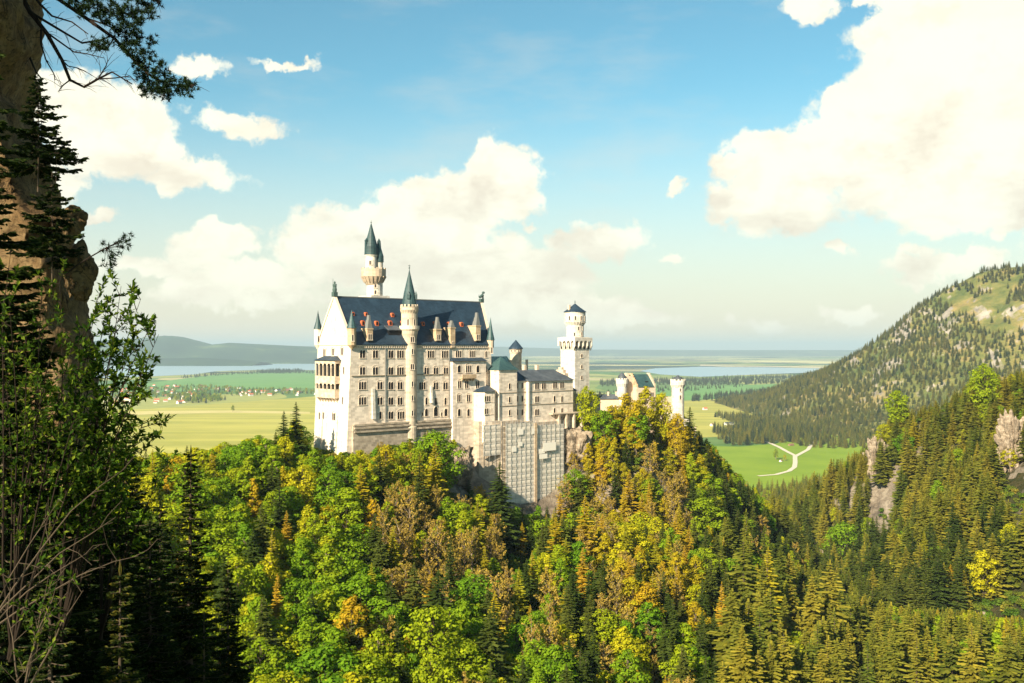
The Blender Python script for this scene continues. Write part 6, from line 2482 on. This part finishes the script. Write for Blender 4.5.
def leafy_shrub(base, tips, label, seed, leaf=.085, mat=None, bark=None, sub=6, per=7, rad=.022, name='leafy_shrub', bend=.25):
    r = random.Random(seed)
    e = empty(name, base, 0, label, 'shrub')
    B = Vector(base)
    m, V, Fc = MB(), [], []
    for tp in tips:
        T = tp - B
        mid = T * .5 + Vector((r.uniform(-.2, .2), r.uniform(-.3, .3), T.length * bend * r.uniform(.2, 1)))
        pts = []
        for q in (0, .2, .4, .6, .8, 1):
            pts.append(mid * (2 * q * (1 - q)) + T * q * q + rvec(r) * .03)
        m.tube(pts, [rad * (1 - .85 * i / 5) for i in range(6)], 5, cap=False)
        for i in range(sub):
            q = .3 + .7 * (i + r.random()) / sub
            j = min(4, int(q * 5))
            p = pts[j].lerp(pts[j + 1], q * 5 - j)
            d = ((pts[j + 1] - pts[j]).normalized() * .7 + rvec(r) * .8 + Vector((0, 0, .15))).normalized()
            l = r.uniform(.3, .75) * (1.2 - .5 * q)
            kink = p + d * l * .5 + rvec(r) * .05
            end = p + d * l + Vector((0, 0, -.03))
            m.tube([p, kink, end], [rad * .35, rad * .22, .003], 4, cap=False)
            for k in range(per):
                qq = .2 + .8 * (k + r.random() * .5) / per
                b = (p.lerp(kink, qq * 2) if qq < .5 else kink.lerp(end, qq * 2 - 1))
                for sg in (-1, 0, 1):
                    ld = (d * .5 + rvec(r) * .8 + Vector((0, 0, .12))).normalized()
                    leaf_at(V, Fc, b, ld, (Vector((0, 0, 1)) + rvec(r) * .7).normalized(), leaf * r.uniform(.8, 1.6), leaf * .62 * r.uniform(.7, 1.2))
    m.build('stem', bark or M_DKTWIG, e)
    if V:
        o = bpy.data.objects.new('leaves', mesh_from('leaves', V, Fc, mat or M_LEAF))
        COL.objects.link(o)
        o.parent = e
    return e


T = lambda pts, Y: [P3(a, b, Y + c) for a, b, c in pts]
leafy_shrub(P3(60, 640, 15.5), T([(152, 318, 0), (142, 300, .2), (160, 334, -.2), (120, 286, .3), (135, 345, 0), (150, 372, .2), (116, 320, -.3), (98, 300, .2), (125, 400, 0), (104, 352, .3), (84, 330, -.2), (145, 420, .2)], 15.3),
            'leafy shrub with bright green leaves reaching out before the lake', 31, .085, sub=15, per=9)
leafy_shrub(P3(10, 660, 14.5), T([(10, 250, 0), (40, 300, .2), (62, 318, .3), (28, 330, -.2), (70, 350, .2), (50, 380, 0), (8, 300, -.2), (80, 396, 0), (24, 390, .3), (60, 420, .2), (92, 430, .1), (4, 370, .2)], 14.5),
            'leafy shrub with small green leaves in front of the cliff face', 32, .075, sub=11, per=7)
leafy_shrub(P3(50, 640, 19), T([(110, 300, 0), (60, 270, .3), (20, 280, .2), (90, 340, 0), (30, 340, .3), (70, 390, .1), (120, 420, 0), (10, 410, .3), (50, 440, .2), (100, 470, 0), (140, 450, .2)], 19), 'taller leafy shrub behind the other two shrubs', 36, .09, sub=11, per=7)
leafy_shrub(P3(100, 640, 18), T([(170, 460, 0), (150, 440, .3), (130, 420, -.2), (160, 490, .2), (110, 440, .1), (90, 460, 0)], 18), 'low green leafed shrub between the dark spruces', 33, .09, sub=6, per=6)
leafy_shrub(P3(20, 700, 13), T([(70, 560, 0), (50, 575, .2), (30, 600, .1), (85, 590, 0), (10, 570, .2), (40, 650, 0)], 13), 'few bright leaves on pale twigs at the bottom left', 34, .075, bark=M_TWIG, sub=4, per=4, rad=.016)
leafy_shrub(P3(-20, 640, 13.4), T([(126, 466, 0), (100, 545, .2), (118, 518, .1), (140, 555, .2), (60, 500, .2)], 13.4), 'bare shrub of long pale arching twigs at the lower left', 35, .05, bark=M_TWIG, sub=5, per=0, rad=.016, name='bare_shrub')

# ------------------------------------------------------------------ bare rock on the hills
def crag(px, py0, py1, wpx, Y, label, seed, depth=1.0, lean=0):
    """a blocky outcrop, mostly sunk in the slope: cracked into facets by cell noise"""
    import bmesh
    zc = -((py0 + py1) / 2 - HORIZON) / F * Y
    hh = (py1 - py0) / 2 / F * Y * 1.1
    ww = wpx / 2 / F * Y * 1.1
    dd = max(ww, hh * .6) * depth
    bm = bmesh.new()
    bmesh.ops.create_icosphere(bm, subdivisions=6, radius=1)
    for v in bm.verts:
        n = v.co.normalized()
        b = Vector((math.copysign(abs(n.x) ** .75, n.x), math.copysign(abs(n.y) ** .75, n.y), math.copysign(abs(n.z) ** .8, n.z)))
        p = Vector((b.x * ww, b.y * dd, b.z * hh))
        q = Vector((p.x * .34, p.y * .34, p.z * .15)) + Vector((seed * 7.3, 0, 0))
        d1 = mnoise.voronoi(q)[0]
        d2 = mnoise.voronoi(q * 2.7)[0]
        k = 1 - .6 * (d1[0]) - .10 * d2[0] + .06 * fbm(q * 3, 3)
        v.co = p * max(k, .35) * 1.25
    me = bpy.data.meshes.new('rock')
    bm.to_mesh(me)
    bm.free()
    me.materials.append(M_ROCKPALE)
    o = bpy.data.objects.new('rock', me)
    COL.objects.link(o)
    o.location = ((px - 512) / F * Y, Y + dd * .55, zc)
    return tag(o, label, 'rock')


M_ROCKPALE = principled('pale_crag', lambda t: rock_colour(t, (0.42, 0.34, 0.25), (0.26, 0.20, 0.14), (0.08, 0.06, 0.045), .22), 0.92, 0.15,
                        lambda t: (t.noise(t.vmath('MULTIPLY', objco(t), (1, 1, .6)), .6, 10, 0.7, 0.4), 1.2))
crag(880, 440, 500, 17, 535, 'tall pale rock wall at the left end of the right ridge', 1)
crag(1017, 416, 474, 26, 432, 'pale rock face at the right edge of the picture', 2)
crag(513, 524, 552, 14, 308, 'pale rock below the scaffolding', 5)
crag(461, 446, 490, 22, 314, 'brown rock rib under the palace plinth', 6)
crag(577, 428, 462, 32, 348, 'dark rock under the arched terrace', 7, .7)
crag(702, 572, 604, 14, 300, 'grey rock on the spur right side', 8)
crag(985, 612, 640, 10, 300, 'pale rock streak low on the right slope', 11)

# ------------------------------------------------------------------ houses on the plain
M_PLASTER = principled('white_plaster', (0.70, 0.66, 0.58), 0.9, 0.15)
M_TILE = principled('red_roof_tiles', lambda t: t.ramp(t.noise(objco(t), .8, 4), [(0.3, (0.38, 0.10, 0.05)), (0.7, (0.52, 0.17, 0.08))]), 0.85, 0.2)
M_TILEB = principled('brown_roof_tiles', lambda t: t.ramp(t.noise(objco(t), .8, 4), [(0.3, (0.16, 0.08, 0.05)), (0.7, (0.26, 0.13, 0.08))]), 0.85, 0.2)
M_WOOD = principled('weathered_wood', (0.24, 0.15, 0.09), 0.9, 0.15)


def house_parts(L_, W_, h, rh, wall, roof, win=True):
    mw = MB()
    mw.box(-L_ / 2, L_ / 2, -W_ / 2, W_ / 2, -.5, h)
    mw.add([(-L_ / 2, -W_ / 2, h), (-L_ / 2, W_ / 2, h), (-L_ / 2, 0, h + rh)], [(0, 2, 1)])
    mw.add([(L_ / 2, -W_ / 2, h), (L_ / 2, W_ / 2, h), (L_ / 2, 0, h + rh)], [(0, 1, 2)])
    if win:
        n = max(2, int(L_ / 3.2))
        for k in range(n):
            x = -L_ / 2 + L_ * (k + .5) / n
            for zz in ([1.0, 3.6] if h > 5 else [1.0]):
                mw.add([(x - .6, -W_ / 2 - .03, zz), (x + .6, -W_ / 2 - .03, zz), (x + .6, -W_ / 2 - .03, zz + 1.4), (x - .6, -W_ / 2 - .03, zz + 1.4)], [(0, 1, 2, 3)], 1)
    mr = MB()
    o = .7
    for s in (-1, 1):
        vs = [(-L_ / 2 - o, s * (W_ / 2 + o), h - o * rh / (W_ / 2) + .02), (L_ / 2 + o, s * (W_ / 2 + o), h - o * rh / (W_ / 2) + .02), (L_ / 2 + o, 0, h + rh + .02), (-L_ / 2 - o, 0, h + rh + .02)]
        vs += [(x, y, z + .3) for x, y, z in vs]
        f = [(0, 3, 2, 1), (4, 5, 6, 7), (0, 1, 5, 4), (1, 2, 6, 5), (2, 3, 7, 6), (3, 0, 4, 7)]
        mr.add(vs, f if s < 0 else [tuple(reversed(q)) for q in f])
    return mw.mesh('wall', [wall, M_GLASS]), mr.mesh('roof', roof)


HK = [house_parts(16, 11, 6.2, 4.2, M_PLASTER, M_TILE), house_parts(13, 10, 5.6, 3.8, M_PLASTER, M_TILEB), house_parts(24, 12, 5.6, 4.6, M_WOOD, M_TILEB), house_parts(30, 14, 6.0, 3.6, M_PLASTER, M_SLATE2)]


def house(k, x, y, rz, label, group=None, s=1.0, name='house'):
    e = empty(name, (x, y, PLAIN), rz, label, 'house', group)
    e.scale = (s, s, s)
    for nm, me in zip(('wall', 'roof'), HK[k]):
        o = bpy.data.objects.new(nm, me)
        COL.objects.link(o)
        o.parent = e
    return e


hl = ['red roofed white house in the far village left of the palace', 'brown roofed white house in the far village left of the palace', 'wooden farm building in the far village left of the palace', 'long grey roofed hall in the far village left of the palace']
hr = random.Random(4)
vill = [onplain(*p) for p in [(20, 398), (60, 390), (140, 386), (200, 385), (250, 389), (325, 391), (330, 395), (250, 397), (205, 399), (185, 405), (160, 406), (100, 408), (20, 412)]]
cnt = 0
placed = []
while cnt < 150:
    px, py = hr.uniform(20, 330), hr.uniform(384, 408)
    x, y = onplain(px, py)
    if not inside(vill, x, y):
        continue
    if any((x - a) ** 2 + (y - b) ** 2 < 30 ** 2 for a, b in placed):
        continue
    placed.append((x, y))
    k = hr.choices((0, 1, 2, 3), (6, 3, 1.2, .8))[0]
    house(k, x, y, hr.uniform(0, 3.14), hl[k], hl[k].split(' in the')[0] + 's of the far village', hr.uniform(.7, 1.1))
    cnt += 1
for px, py, k, rz, lab, s in ((818, 433.5, 0, .3, 'red roofed house at the top of the forked road', .8), (823, 429, 0, 1.2, 'red roofed house behind the trees at the meadow edge', .55),
                          (791, 446, 2, .5, 'small hay barn inside the fork of the road', .45), (781, 462, 1, .8, 'little hut beside the bushes left of the road', .42),
                          (729, 425, 3, .2, 'long white building among the spruces beyond the gate tower', .75), (712, 426, 1, .9, 'white house among trees right of the gate tower', .7),
                          (705, 410, 0, .4, 'red roofed farm on the pale field right of the gate tower', .8), (804, 392, 0, .2, 'red roofed farm on the far edge of the pale field', .9),
                          (853, 425, 3, .4, 'white house at the upper end of the meadow', .5)):
    x, y = onplain(px, py)
    house(k, x, y, rz, lab, None, s)
# single trees on the fields
for px, py, h, kind, lab in ((233, 412, 22, 'beech', 'lone round tree in the wide pale field'), (760, 413, 22, 'darkspruce', 'lone dark tree at the edge of the yellow field'), (776, 414, 20, 'darkspruce', 'dark tree right beside the lone tree of the yellow field'),
                             (851, 435, 26, 'darkspruce', 'single dark spruce on the meadow slope'), (817, 441, 24, 'darkspruce', 'dark spruce beside the red roofed house'), (776, 460, 20, 'beech', 'bush beside the little hut on the meadow'),
                             (785, 461, 12, 'beech', 'low bushes right of the little hut on the meadow'), (797, 443, 16, 'darkspruce', 'spruce behind the small hay barn'), (776, 441, 22, 'spruce', 'spruce at the meadow edge left of the hay barn'), (748, 445, 18, 'beech', 'rounded bush at the lower edge of the spruce belt'),
                             (717, 416, 14, 'beech', 'small round tree on the pale field right of the gate tower')):
    x, y = onplain(px, py)
    add_tree(kind, x, y, PLAIN, h, lab, None, 0, 1.3 if kind != 'beech' else 1.2, 1)
